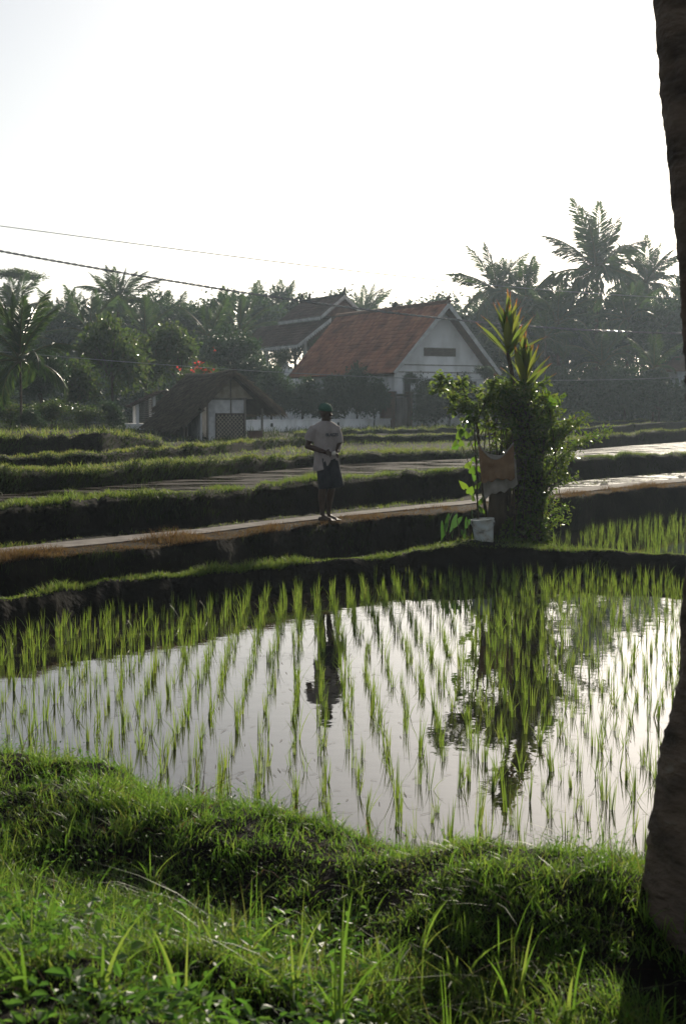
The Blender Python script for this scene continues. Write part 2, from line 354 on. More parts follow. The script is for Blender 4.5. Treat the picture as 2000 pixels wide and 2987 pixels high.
# ------------------------------------------------------------------ ground: terraces behind the paddy
PX = np.array([-700, 0, 300, 600, 1000, 1350, 1700, 2000, 2500], float)
cols = np.arange(-700, 2501, 6.0)
def ln(vals): return np.interp(cols, PX, vals)
def wob(a, f, k): return a * fbm(cols / f, np.zeros_like(cols) + k * 3.7, k, 4)
PF = ln([12.9, 14.8, 15.8, 17.05, 19.9, 22.2, 26.2, 29.9, 42]) + wob(0.055, 60, 1)
CFl = ln([13.4, 15.3, 16.45, 17.9, 20.7, 23.3, 27.0, 30.9, 43.5])
CBl = ln([13.9, 15.9, 17.2, 18.6, 21.4, 24.2, 28.5, 32.3, 45.5])
B1F = ln([14.6, 16.7, 18.0, 19.4, 22.8, 25.9, 32.0, 36.4, 52]) + wob(0.06, 110, 2)
LC = ln([12.1, 14.05, 15.4, 16.35, 17.8, 19.0, 19.1, 18.4, 17.5]) + wob(0.08, 75, 3)
B2F = ln([18.0, 20.5, 22.6, 25.6, 31.6, 35.4, 43.6, 54.6, 75]) + wob(0.10, 220, 4)
B3F = ln([24.5, 27.0, 28.5, 34.0, 47.5, 50.0, 62.0, 77.0, 100]) + wob(0.10, 220, 5)
B4F = ln([28.5, 31.5, 34.5, 43.0, 60.0, 64.0, 75.0, 92.0, 120]) + wob(0.10, 220, 6)
zB1 = ln([1.04, 1.02, 1.06, 1.05, 1.07, 1.10, 1.10, 1.07, 1.08]) + wob(0.035, 35, 7)
zB2 = ln([1.28, 1.29, 1.22, 1.22, 1.20, 1.14, 1.30, 1.46, 1.5]) + wob(0.045, 40, 8)
zB3 = ln([1.27, 1.27, 1.33, 1.32, 1.31, 1.32, 1.42, 1.56, 1.6]) + wob(0.04, 35, 9)
zB4 = ln([1.62, 1.62, 1.60, 1.20, 1.34, 1.36, 1.50, 1.66, 1.7]) + wob(0.05, 30, 10)
zB4 = np.where((cols > 470) & (cols < 860), np.minimum(zB4, 1.08), zB4)
zLC = ln([0.30, 0.29, 0.30, 0.30, 0.30, 0.33, 0.30, 0.29, 0.29]) + wob(0.032, 80, 11)
mound = np.exp(-((cols - 1440) / 190.0) ** 2)
hutg = np.exp(-((cols - 650) / 260.0) ** 2)
FB = PF - 0.28
leftside = np.clip((1250 - cols) / 200, 0, 1)
R5d = np.minimum(LC + 0.55 + 1.0 * mound, FB - 0.06)
rows = [  # (depth line, height line, subdivisions to the next)
    (LC - 1.3, -0.25 + 0 * cols, 2), (LC - 0.42, -0.06 + 0 * cols, 4), (LC - 0.17, zLC - 0.10, 3), (LC, zLC, 3),
    (LC + 0.22 + 0.8 * mound, zLC - 0.02 + 0.02 * mound, 3), (R5d, 0.14 * leftside - 0.12 * (1 - leftside), 3), (FB, 0.12 * leftside - 0.08 * (1 - leftside), 5),
    (PF - 0.07, 0.50 + wob(0.02, 20, 12), 2), (PF + 0.04, 0.60 + 0 * cols, 2), (CFl, 0.615 + 0 * cols, 2), (CBl, 0.615 + 0 * cols, 2),
    (CBl + 0.25, 0.60 + wob(0.02, 12, 13), 4), (B1F, 0.60 + wob(0.02, 15, 14), 6), (B1F + 0.16, zB1 - 0.06, 3), (B1F + 0.42, zB1, 3),
    (B1F + 0.95, zB1 - 0.01, 3), (B1F + 1.25, 0.90 + 0 * cols, 3), (B2F, 0.90 + 0 * cols, 5), (B2F + 0.12, zB2 - 0.06, 3),
    (B2F + 0.45, zB2, 3), (B2F + 1.9, zB2 - 0.02, 3), (B2F + 2.4, 1.07 + 0 * cols, 3), (B3F, 1.08 + 0 * cols, 5), (B3F + 0.10, zB3 - 0.04, 3),
    (B3F + 0.5, zB3, 3), (B3F + 1.4, zB3 - 0.03, 3), (B3F + 2.0, 1.14 - 0.10 * hutg, 3), (np.maximum(B4F, B3F + 2.6), 1.16 - 0.14 * hutg, 5),
    (np.maximum(B4F, B3F + 2.6) + 0.14, zB4 - 0.05, 3), (np.maximum(B4F, B3F + 2.9) + 1.6, zB4 - 0.03, 4),
    (np.maximum(B4F + 8, 58 + 0 * cols), ln([1.5, 1.45, 1.4, 1.0, 1.15, 1.2, 1.45, 1.5, 1.6]), 6), (np.maximum(B4F + 16, 72 + 0 * cols), ln([1.5, 1.4, 1.35, 1.12, 1.15, 1.2, 1.4, 1.5, 1.6]), 6),
    (150 + 0 * cols, 1.4 + 0 * cols, 3), (300 + 0 * cols, 1.4 + 0 * cols, 1)]
GD = []; GZ = []; ROWI = []
for i in range(len(rows)):
    d0, z0, n = rows[i]; ROWI.append(len(GD))
    if i == len(rows) - 1: GD.append(d0); GZ.append(z0); break
    d1, z1, _ = rows[i + 1]
    for k in range(n):
        t = k / n; GD.append(d0 * (1 - t) + d1 * t); GZ.append(z0 * (1 - t) + z1 * t)
GD = np.array(GD); GZ = np.array(GZ)
GX = (cols[None, :] - 1000) / F * GD
rough_amp = np.clip(GD / 40, 0.4, 1.0) * 0.035
flat = np.ones(len(GD))[:, None]; flat[ROWI[9]:ROWI[10] + 1] = 0
near = (GD < 140)
GZ = GZ + fbm(GX * 2.2, GD * 2.2, 21, 3) * rough_amp * near * flat
GYY = GD + fbm(GX * 1.7, GD * 0.7 + GZ * 3, 25, 3) * 0.05 * near * flat
nr, nc = GD.shape
V = np.stack([GX, GYY, GZ], -1).reshape(-1, 3)
ii = np.arange(nr - 1)[:, None] * nc + np.arange(nc - 1)[None, :]
Q = np.stack([ii, ii + 1, ii + nc + 1, ii + nc], -1).reshape(-1, 4)
obj('terraced_banks', np_mesh('terraced_banks', V, Q, M['soil']), kind='structure')
def loft_points(n, ra, rb, pa, pb, rng=RNG, power=1.0):
    """random points on the terrace surface between row lines ra and rb (floats) and pixel columns pa, pb"""
    def rowf(r):
        i = int(math.floor(r)); f = r - i
        a = ROWI[i]; b = ROWI[min(i + 1, len(ROWI) - 1)]; return a + (b - a) * f
    r = rng.uniform(rowf(ra), rowf(rb), n); c = rng.uniform((pa + 700) / 6, (pb + 700) / 6, n)
    i = np.clip(np.floor(r).astype(int), 0, nr - 2); j = np.clip(np.floor(c).astype(int), 0, nc - 2)
    fr = (r - i)[:, None]; fc = (c - j)[:, None]
    G = np.stack([GX, GYY, GZ], -1)
    return (G[i, j] * (1 - fr) * (1 - fc) + G[i + 1, j] * fr * (1 - fc) + G[i, j + 1] * (1 - fr) * fc + G[i + 1, j + 1] * fr * fc)
def ground_z(x, y):
    px = x / y * F + 1000; c = np.clip((px + 700) / 6, 0, nc - 1.001); j = int(c)
    return float(np.interp(y, GYY[:, j], GZ[:, j]))

# wide base sheet below everything
gv = MB().add([(-300, -50, -0.9), (300, -50, -0.9), (300, 300, -0.9), (-300, 300, -0.9)], [(0, 1, 2, 3)])
obj('ground', gv.mesh('ground', M['farsoil']), kind='structure')

# concrete path lying on the bank
pth = []
for k, (dl, z) in enumerate(((CFl - 0.0, 0.56), (CFl, 0.632), (CBl, 0.632), (CBl, 0.56))):
    pth.append(np.stack([(cols - 1000) / F * dl, dl + 0.01 * fbm(cols / 8, cols * 0 + k, 30), z + 0 * cols], -1))
pth = np.array(pth); pv = pth.reshape(-1, 3)
ii = np.arange(3)[:, None] * nc + np.arange(nc - 1)[None, :]
obj('concrete_path', np_mesh('concrete_path', pv, np.stack([ii, ii + 1, ii + nc + 1, ii + nc], -1).reshape(-1, 4), M['concrete'], smooth=False), kind='structure')

# waters
def strip(name, da, db, z, pa, pb, mat):
    m_ = (cols >= pa) & (cols <= pb); c = cols[m_]; a = da[m_]; b = db[m_]; n = len(c); rr = []
    for t in np.linspace(0, 1, 5):
        d = a * (1 - t) + b * t; rr.append(np.stack([(c - 1000) / F * d, d, z + 0 * d], -1))
    vv = np.array(rr).reshape(-1, 3); ii = np.arange(4)[:, None] * n + np.arange(n - 1)[None, :]
    return obj(name, np_mesh(name, vv, np.stack([ii, ii + 1, ii + n + 1, ii + n], -1).reshape(-1, 4), mat), kind='structure')
wv = MB().add([(-16, 3.0, 0), (16, 3.0, 0), (16, 42, 0), (-16, 42, 0)], [(0, 1, 2, 3)])
obj('paddy_water', wv.mesh('paddy_water', M['water']), kind='structure')
strip('muddy_terrace', B1F + 0.9, B2F + 0.10, 0.965, -700, 1502, M['mud'])
strip('flooded_terrace', B1F + 0.9, B2F + 0.10, 0.965, 1502, 2500, M['mudwater'])
strip('wet_mud_strip', CBl + 0.22, B1F + 0.05, 0.618, 1380, 2500, M['mudwater'])

# ------------------------------------------------------------------ near bank (under and in front of the camera)
SHX = [-9, -1.95, -0.70, 0, 0.43, 1.22, 9]; SHY = [10.2, 8.15, 7.35, 6.70, 6.40, 6.02, 4.6]
def shore(x): return np.interp(x, SHX, SHY)
TT = [-3, -0.35, 0, 0.22, 0.42, 0.85, 1.45, 2.1, 2.9, 4.2, 14]
TZ = [-0.6, -0.30, -0.04, 0.22, 0.32, 0.34, 0.20, 0.24, 0.38, 0.50, 0.58]
def nearz(x, y):
    x = np.asarray(x, float); y = np.asarray(y, float)
    t = shore(x) + 0.10 * fbm(x * 1.6, y * 0 + 3, 41, 3) - y
    z = np.interp(t, TT, TZ)
    z = z - 0.10 * np.clip((x + 0.2) / 0.6, 0, 1) * np.exp(-((t - 1.75) / 0.65) ** 2)
    k = np.clip((t + 0.2) / 0.5, 0, 1)
    k2 = np.clip((5.3 - y) / 0.8, 0, 1)
    return z + k * (0.07 * fbm(x * 1.3, y * 1.3, 42, 3) + 0.085 * k2 * fbm(x * 2.6, y * 2.6, 47, 3) + 0.02 * fbm(x * 6, y * 6, 45, 2))
xs = np.arange(-9, 9.01, 0.06); ys = np.arange(-6, 9.61, 0.06)
XX, YY = np.meshgrid(xs, ys); ZZ = nearz(XX, YY); n2 = len(xs)
ii = np.arange(len(ys) - 1)[:, None] * n2 + np.arange(n2 - 1)[None, :]
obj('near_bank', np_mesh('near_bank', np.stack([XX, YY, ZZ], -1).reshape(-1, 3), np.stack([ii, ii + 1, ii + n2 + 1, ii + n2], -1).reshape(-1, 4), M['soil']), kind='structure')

# near grass: one carpet nobody could count
def near_grass(name, n, per, spread, hr, wr, lean, tmin, patch, label, segs=3, ymin=2.7, mat='grass', rng=RNG, ymax=9.0, xk=1.3, thin=0.0):
    """blades grow in tufts of unlike height with bare gaps between"""
    m = n // per
    y = ymin + (9.0 - ymin) * rng.random(m) ** 1.15; x = rng.uniform(-1, 1, m) * (0.24 * y * xk + 0.35)
    p = fbm(x * 2.1, y * 2.1, 51, 3)
    keep = (shore(x) - y > tmin) & (rng.uniform(-1.2, 1.2, m) < p * 1.3 + patch - np.where(y < 4.9, thin * (1 + 0.9 * fbm(x * 3.4, y * 3.4, 49, 2)), 0)) & (y < ymax); x, y, p = x[keep], y[keep], p[keep]; m = len(x)
    hs = np.exp(rng.normal(0, 0.38, m)) * np.clip(0.8 + 0.6 * fbm(x * 1.5, y * 1.5, 57, 2), 0.35, 1.6); ts = rng.normal(0, 0.12, m) + 0.12 * p
    ly = rng.uniform(0, 2 * math.pi, m)
    R_ = lambda a: np.repeat(a, per)
    N = m * per; xx = R_(x) + rng.normal(0, spread, N); yy = R_(y) + rng.normal(0, spread, N); z = nearz(xx, yy) - 0.01
    h = rng.uniform(*hr, N) * R_(hs); w = rng.uniform(*wr, N); le = np.abs(rng.normal(lean, 0.35, N))
    return obj(name, grass_mesh(name, np.stack([xx, yy, z], -1), h, w, le, M[mat], np.clip(rng.normal(0.36, 0.17, N) + R_(ts), 0, 1), segs, rng, R_(ly) + rng.normal(0, 1.1, N)), label=label, cat='grass', kind='stuff')
near_grass('bank_grass', 290000, 12, 0.032, (0.03, 0.085), (0.0035, 0.007), 0.65, 0.04, 1.35, 'short dense green grass carpeting the near bank of the paddy', thin=1.25)
near_grass('matted_grass', 22000, 8, 0.035, (0.06, 0.14), (0.004, 0.008), 1.3, 0.1, 0.1, 'long grass lying matted over the near bank', mat='bgrass')
near_grass('tall_bank_grass', 7000, 6, 0.03, (0.10, 0.22), (0.004, 0.007), 0.45, 0.0, 0.0, 'taller thin grass blades rising from the near bank', segs=4)
near_grass('dry_straw', 5000, 5, 0.05, (0.06, 0.20), (0.003, 0.006), 1.6, 0.1, 0.0, 'dry brown straw lying among the near bank grass', mat='brown')
near_grass('broad_grass', 5200, 4, 0.06, (0.07, 0.20), (0.007, 0.016), 0.9, 1.5, 0.0, 'broad bladed grass growing thick on the near bank', segs=5, ymax=5.0)
# creeping broad-leaved weeds
def weeds(n, xr, yr, size, name, label, rng, patch):
    x = rng.uniform(*xr, n); y = rng.uniform(*yr, n); p = fbm(x * 1.8, y * 1.8, 61, 3)
    k = (rng.uniform(-1, 1, n) < p + patch) & (shore(x) - y > 0.12); x, y = x[k], y[k]
    z = nearz(x, y) + rng.uniform(0.02, 0.12, len(x))
    pos = np.stack([x, y, z], -1); m = len(x)
    d = rand_unit(m, rng); d[:, 2] *= 0.4; nor = rand_unit(m, rng) * 0.6; nor[:, 2] += 1
    l_ = rng.uniform(*size, m); Vv, Qq, kk = leaf_arrays(pos, d, nor, l_, l_ * 0.55)
    return obj(name, np_mesh(name, Vv, Qq, M['weed'], np.repeat(rng.uniform(0, 1, m), kk), smooth=False), label=label, cat='weeds', kind='stuff')
weeds(6500, (-2.6, 0.1), (3.0, 5.4), (0.025, 0.065), 'leafy_weeds', 'low broad-leaved weeds among the grass of the near bank', RNG, -0.1)
weeds(16000, (-3.0, 3.0), (3.0, 8.4), (0.010, 0.026), 'creeping_weeds', 'tiny creeping leaves matted through the near bank grass', RNG, 0.1)

# ------------------------------------------------------------------ grass on the terrace bunds
def bund_grass(name, n, ra, rb, h, w, label, mat='bgrass', pa=-250, pb=2250, lean=0.6, tm=0.4, seed=1, segs=2, patch=0.4):
    rng = np.random.default_rng(seed); p = loft_points(n, ra, rb, pa, pb, rng)
    k = rng.uniform(-1.1, 1.1, n) < fbm(p[:, 0] * 1.6, p[:, 1] * 1.6, 70 + seed, 3) * 1.5 + patch; p = p[k]; n = len(p); p[:, 2] -= 0.01
    hh = rng.uniform(h[0], h[1], n) * np.clip(1 + 0.9 * fbm(p[:, 0] * 1.4, p[:, 1] * 1.4, 80 + seed, 2), 0.35, 2.2)
    return obj(name, grass_mesh(name, p, hh, rng.uniform(w[0], w[1], n), np.abs(rng.normal(lean, 0.3, n)), M[mat], np.clip(rng.normal(tm, 0.22, n), 0, 1), segs, rng),
               label=label, cat='grass', kind='stuff')
bund_grass('bund_grass', 22000, 2.8, 4.5, (0.035, 0.11), (0.006, 0.012), 'bright green grass on the low bund along the far edge of the paddy', seed=1, segs=3)
bund_grass('bank_wall_grass', 5000, 5.0, 7.6, (0.04, 0.12), (0.006, 0.012), 'sparse grass with painted-in shade on the bank wall below the concrete path', 'shadegrass', seed=2)
bund_grass('dry_grass', 30000, 7.8, 9.1, (0.03, 0.11), (0.004, 0.009), 'dry brown grass verge along the front of the concrete path', 'brown', seed=3, tm=0.45, patch=1.1)
bund_grass('path_edge_grass', 5000, 10.9, 12.0, (0.02, 0.08), (0.006, 0.013), 'thin scattered grass behind the concrete path', seed=4, tm=0.5)
bund_grass('terrace_grass', 38000, 13.55, 15.9, (0.035, 0.095), (0.007, 0.014), 'green grass crest on the terrace bank right behind the path', seed=5)
bund_grass('terrace_wall_grass', 5000, 12.2, 13.6, (0.05, 0.13), (0.008, 0.016), 'shade-coloured grass clinging to the terrace wall behind the path', 'shadegrass', seed=6)
bund_grass('upper_terrace_grass', 36000, 18.5, 20.8, (0.035, 0.09), (0.010, 0.020), 'grass crest on the second terrace bank beyond the flooded strip', seed=7, tm=0.6)
bund_grass('fallow_grass', 16000, 20.8, 22.0, (0.04, 0.12), (0.014, 0.026), 'thin grass on the dry strip between the second and third terrace banks', seed=14, tm=0.5)
bund_grass('third_terrace_grass', 22000, 23.4, 25.4, (0.035, 0.09), (0.014, 0.026), 'grass crest on the third terrace bank below the hut', seed=8, tm=0.65)
bund_grass('fourth_terrace_grass', 16000, 28.0, 29.6, (0.05, 0.16), (0.016, 0.032), 'grassy top of the farthest terrace bank before the trees', seed=9, tm=0.6)
bund_grass('upper_wall_grass', 9000, 16.9, 18.7, (0.06, 0.16), (0.010, 0.020), 'shade-coloured grass hanging over the second terrace wall', 'shadegrass', seed=11, lean=0.9, patch=1.0)
bund_grass('third_wall_grass', 8000, 22.0, 23.6, (0.06, 0.16), (0.014, 0.026), 'shade-coloured grass hanging over the third terrace wall', 'shadegrass', seed=12, lean=0.9, patch=1.0)
bund_grass('fourth_wall_grass', 9000, 27.0, 28.5, (0.08, 0.20), (0.014, 0.030), 'shade-coloured weeds hanging over the farthest terrace wall', 'shadegrass', seed=13, lean=0.9, patch=1.0)
bund_grass('meadow_grass', 16000, 29.5, 31.4, (0.10, 0.30), (0.025, 0.045), 'rough grass on the flat ground at the foot of the trees', 'shadegrass', seed=10, tm=0.6)

# ------------------------------------------------------------------ rice seedlings
def rice_clump_arrays(rng):
    n = int(rng.integers(7, 15)); a = rng.uniform(0, 2 * math.pi, n); r = rng.uniform(0, 0.018, n)
    base = np.stack([np.cos(a) * r, np.sin(a) * r, np.full(n, -0.03)], -1)
    h = rng.uniform(0.10, 0.265, n); w = rng.uniform(0.0045, 0.0078, n)
    le = np.abs(rng.normal(0.07, 0.07, n)); le[rng.random(n) < 0.10] += 0.32
    Vv, Qq, k, al = blade_arrays(base, h, w, rng.uniform(0, math.pi, n), le, a, 4, droop=0.3)
    return Vv, Qq, np.repeat(np.clip(rng.normal(0.45, 0.22, n), 0, 1), k)
rng = np.random.default_rng(5)
variants = [rice_clump_arrays(rng) for _ in range(14)]
rice_mesh = [np_mesh('rice_clump', v, q, M['rice'], t) for v, q, t in variants]
spots = []
th = R(1.5)
for i in range(-70, 71):
    for j in range(0, 110):
        gx = i * 0.196 + rng.normal(0, 0.024); gy = 5.2 + j * 0.215 + rng.normal(0, 0.045)
        x = gx * math.cos(th) - (gy - 12) * math.sin(th); y = gy * math.cos(th) + gx * math.sin(th)
        px = 1000 + x / y * F
        if px < -260 or px > 2260: continue
        far = float(np.interp(px, cols, LC)) - 0.33
        if y > far:
            if not (1560 < px and far + 1.3 < y < float(np.interp(px, cols, FB)) - 0.6): continue
            if rng.random() < 0.5: continue
        if shore(x) - y > -0.02: continue
        if rng.random() < 0.08: continue
        spots.append((x, y, rng.uniform(0, 6.28), rng.uniform(0.72, 1.22), int(rng.integers(0, 14))))
inframe = lambda s: -15 < 1000 + s[0] / s[1] * F < 2015
order = sorted(range(len(spots)), key=lambda k: (0 if inframe(spots[k]) else 1, spots[k][1]))
RL = 'clump of young green rice shoots standing in the flooded paddy'
for k in order[:300]:
    x, y, rz, s, vi = spots[k]
    o = obj('rice_clump', rice_mesh[vi], None, RL, 'rice plant', 'rice clumps planted in rows in the paddy', None, (x, y, 0))
    o.rotation_euler = (rng.normal(0, .07), rng.normal(0, .07), rz); o.scale = (s, s, s * rng.uniform(.85, 1.12))
VV = []; QQ = []; TI = []; off = 0
for k in order[300:]:
    x, y, rz, s, vi = spots[k]; v, q, t = variants[vi]; c, sn = math.cos(rz), math.sin(rz)
    VV.append(np.stack([(v[:, 0] * c - v[:, 1] * sn) * s + x, (v[:, 0] * sn + v[:, 1] * c) * s + y, v[:, 2] * s], -1))
    QQ.append(q + off); TI.append(t); off += len(v)
obj('rice_field', np_mesh('rice_field', np.concatenate(VV), np.concatenate(QQ), M['rice'], np.concatenate(TI)), label='rows of young rice filling the farther part of the flooded paddy', cat='rice', kind='stuff')

# floating bits of straw on the water
n = 900; y = RNG.uniform(6.2, 18, n); x = RNG.uniform(-0.27, 0.27, n) * y
k = (shore(x) < y - 0.1); x, y = x[k], y[k]; n = len(x); a = RNG.uniform(0, math.pi, n); l_ = RNG.uniform(0.01, 0.05, n)[:, None]
d = np.stack([np.cos(a), np.sin(a), 0 * a], -1); s_ = np.stack([-np.sin(a), np.cos(a), 0 * a], -1) * 0.002; p0 = np.stack([x, y, 0 * x + 0.004], -1)
VV = np.stack([p0 - d * l_ - s_, p0 + d * l_ - s_, p0 + d * l_ + s_, p0 - d * l_ + s_], 1).reshape(-1, 3)
obj('floating_straw', np_mesh('floating_straw', VV, np.arange(n * 4).reshape(-1, 4), M['brown'], RNG.uniform(0, 1, n * 4)), label='specks of straw floating on the paddy water', cat='straw', kind='stuff')

# ------------------------------------------------------------------ leaning palm trunk beside the bank
def near_palm():
    prof = [(2987, 1845, .34), (2700, 1868, .31), (2487, 1890, .275), (2296, 1912, .25), (2040, 1963, .222), (1880, 1985, .207), (1722, 2000, .196), (1500, 2012, .188),
            (1200, 2010, .182), (1000, 2000, .178), (765, 1983, .174), (550, 1962, .171), (319, 1938, .167), (0, 1912, .163)]
    d = 5.3; P = []
    for py, pxl, r in prof:
        e = at(pxl, py, d); P.append((e.x + r, d + 0.02 * (e.z - 2), e.z, r))
    P = [p for p in P if p[2] > 0.05] if P[0][2] > 0.05 else P
    a, b = P[-2], P[-1]; sl_ = [(b[i] - a[i]) / (b[2] - a[2]) for i in range(2)]
    z = b[2]
    while z < 9.5:
        z += 0.3; P.append((b[0] + sl_[0] * (z - b[2]), b[1] + sl_[1] * (z - b[2]), z, 0.163 - 0.006 * (z - b[2])))
    zs = np.array([p[2] for p in P]); o_ = np.argsort(zs); zs = zs[o_]; A = np.array(P)[o_]
    zz = np.arange(0.0, 9.4, 0.022); n = 40; rngs = []
    rr = np.interp(zz, zs, A[:, 3]); cx = np.interp(zz, zs, A[:, 0]); cyv = np.interp(zz, zs, A[:, 1])
    rr[zz < 0.35] += (0.35 - zz[zz < 0.35]) * 0.25
    for i, zc in enumerate(zz):
        th_ = np.linspace(0, 2 * math.pi, n, endpoint=False)
        zt = zc + 0.02 * np.sin(th_ * 2 + 1)
        ringpos = zt / 0.085 + 1.3 * fbm(np.full(n, zc * 2.3), np.zeros(n), 97, 3) + 0.25 * np.sin(th_ * 3 + zc * 4); fr = ringpos - np.floor(ringpos)
        r = rr[i] * (1 + (0.05 * (0.5 - fr) ** 3 * 4 + 0.03 * (0.5 - fr)) * (0.5 + 0.7 * float(vnoise(np.array([zc * 5.0]), np.array([3.0]), 98)[0])) + 0.045 * fbm(np.cos(th_) * 2.5 + zc * 3, np.sin(th_) * 2.5 + zc * 5, 90, 3) + 0.025 * fbm(np.cos(th_) * 9, zc * 14 + np.sin(th_) * 9, 95, 2))
        rngs.append([Vector((cx[i] + math.cos(t) * q, cyv[i] + math.sin(t) * q, zc)) for t, q in zip(th_, r)])
    t = thing('coconut_palm', 'thick brown ringed palm trunk leaning beside the near bank', 'palm tree', (cx[0], cyv[0], 0))
    m_ = MB().rings(rngs).mesh('trunk', M['palmbark'], True)
    m_.transform(Matrix.Translation((-cx[0], -cyv[0], 0)))
    obj('trunk', m_, t)
    return t, Vector((cx[-1] - cx[0], cyv[-1] - cyv[0], zz[-1]))
NEARPALM, NPTOP = near_palm()

# ------------------------------------------------------------------ palms
def frond_mesh(rng, droop=0.9, pairs=46, drop=0.6):
    """a feather leaf of unit length growing along +X, bending down"""
    n = 14; s = np.linspace(0, 1, n + 1); ang = R(0) - droop * s ** 1.6
    pts = np.zeros((n + 1, 3))
    for i in range(1, n + 1):
        pts[i] = pts[i - 1] + np.array([math.cos(ang[i]), 0, math.sin(ang[i])]) / n
    m = MB().tube([Vector(p) for p in pts], [0.016 * (1 - 0.85 * q) + 0.002 for q in s], 5)
    V = [np.array(m.v)]; Fq = []; tint = [np.full(len(m.v), 0.9)]; offs = len(m.v)
    tt = np.repeat(np.linspace(0.10, 0.99, pairs), 2); side = np.tile([-1, 1], pairs)
    p = np.stack([np.interp(tt, s, pts[:, k]) for k in range(3)], -1); a = np.interp(tt, s, ang)
    ln_ = 0.27 * np.sin(np.clip(tt * 1.05, 0, 1) * math.pi * 0.80 + 0.42) * rng.uniform(0.75, 1.15, len(tt))
    fwd = np.stack([np.cos(a), 0 * a, np.sin(a)], -1)
    dd = fwd * 0.65 + np.stack([0 * a, side * 0.85, -drop * rng.uniform(0.5, 1.4, len(a))], -1) + rng.normal(0, 0.08, (len(a), 3))
    dd /= np.linalg.norm(dd, axis=1, keepdims=True)
    nor = np.stack([-np.sin(a), side * 0.25, np.cos(a)], -1)
    v2, q2, k = leaf_arrays(p, dd, nor, ln_, np.full(len(tt), 0.022), 0.1)
    me_t = np.concatenate([tint[0], np.repeat(np.clip(rng.normal(0.35, 0.2, len(tt)), 0, 0.8), k)])
    quads = np.array([f for f in m.f if len(f) == 4])
    return np_mesh('frond', np.concatenate([V[0], v2]), [quads, q2 + offs], M['palm'], me_t, smooth=False)
frng = np.random.default_rng(77)
FRONDS = [frond_mesh(frng, dr, 46, dp) for dr, dp in ((0.35, 0.25), (0.7, 0.45), (1.1, 0.7), (1.5, 0.9), (1.9, 1.0))]
TRUNKS = []
for q in range(3):
    m_ = MB(); lean_ = [(0, 0), (0.06, 0.02), (-0.05, 0.03)][q]
    m_.tube([Vector((lean_[0] * math.sin(t * 1.6), lean_[1] * t, t)) for t in np.linspace(0, 1, 12)], [0.020 - 0.008 * t + (0.010 if t == 0 else 0) for t in np.linspace(0, 1, 12)], 9)
    TRUNKS.append((m_.mesh('trunk', M['palmbark'], True), Vector((lean_[0] * math.sin(1.6), lean_[1], 1))))
def palm(px, py, d, size, label, nf=20, q=0, seed=0, up=0.0, group='coconut palms behind the houses'):
    rng = random.Random(seed); top = at(px, py, d); g = ground_z(top.x, d) - 0.1; H = top.z - g
    tm, tt = TRUNKS[q]
    t = thing('coconut_palm', label, 'palm tree', (top.x - tt.x * H, top.y - tt.y * H, g), 0, group)
    tr = obj('trunk', tm, t); wd = max(0.35, 0.9 * size / 4.5) * 0.55
    tr.scale = (H, H, H) if H < 9 else (9 + (H - 9) * 0.3, 9 + (H - 9) * 0.3, H)
    tp = Vector((tt.x * tr.scale[0], tt.y * tr.scale[1], H)); t.location = (top.x - tp.x, top.y - tp.y, g)
    rg_ = rng.uniform(95, 135)
    for i in range(nf):
        k = i / (nf - 1)                                    # 0 youngest (upright) .. 1 oldest (hanging)
        el = R(84) - k * R(rg_) + up + rng.uniform(-.16, .16)
        f = obj('frond', FRONDS[min(4, max(0, int(k * 4.6 + rng.uniform(-.5, .5))))], t, loc=tp)
        f.rotation_euler = Euler((rng.uniform(-.5, .5), -el, i * 2.399 + rng.uniform(-.25, .25)), 'XYZ')
        s = size * (0.72 + 0.38 * math.sin(min(1, k * 1.4 + .25) * math.pi * .6)) * rng.uniform(.72, 1.12); f.scale = (s, s, s)
    return t
PALMS = [(1740, 790, 104, 5.0, 'tallest coconut palm with torn fronds standing right of the white gabled house', 24, 0),
         (1885, 825, 112, 3.8, 'rounded coconut palm just beside the dark tree next to the tallest palm', 28, 1),
         (2010, 900, 118, 3.6, 'coconut palm half hidden behind the leaning trunk', 18, 2),
         (1450, 850, 108, 4.0, 'coconut palm with hanging fronds and a thin spike, behind the white gable', 28, 2),
         (1535, 875, 104, 3.6, 'bushy coconut palm leaning over between the white gable and the tallest palm', 28, 1),
         (1062, 927, 128, 3.6, 'coconut palm showing between the two tiled roofs', 18, 0),
         (1160, 950, 132, 2.8, 'small palm crown peeping over the orange tiled ridge', 16, 1),
         (345, 888, 112, 3.9, 'broad coconut palm rising highest above the trees beside the thatched hut', 22, 0),
         (45, 915, 108, 3.6, 'coconut palm with drooping fronds behind the short thick-fronded palm', 20, 1),
         (190, 960, 118, 3.6, 'dense coconut palm between the two tall crowns of the tree line', 20, 2),
         (128, 955, 124, 3.0, 'narrow coconut palm crowded against its denser neighbour', 18, 0),
         (505, 942, 120, 3.0, 'slim coconut palm in the tree line above the lattice shed', 18, 0),
         (565, 962, 116, 2.6, 'small pointed palm in the tree line above the thatched ridge', 14, 1),
         (655, 945, 112, 3.0, 'spiky palm with bare stalks in front of the dark tree line', 18, 2),
         (752, 938, 122, 3.4, 'coconut palm standing over the dark pavilion roof', 20, 1),
         (815, 930, 126, 3.6, 'coconut palm with ragged fronds close behind the pavilion ridge', 20, 0),
         (1395, 960, 120, 3.4, 'low coconut palm against the slope of the white gable', 18, 0)]
for i, (px, py, d, s, lb, nf, q) in enumerate(PALMS): palm(px, py, d, s, lb, nf, q, 100 + i)
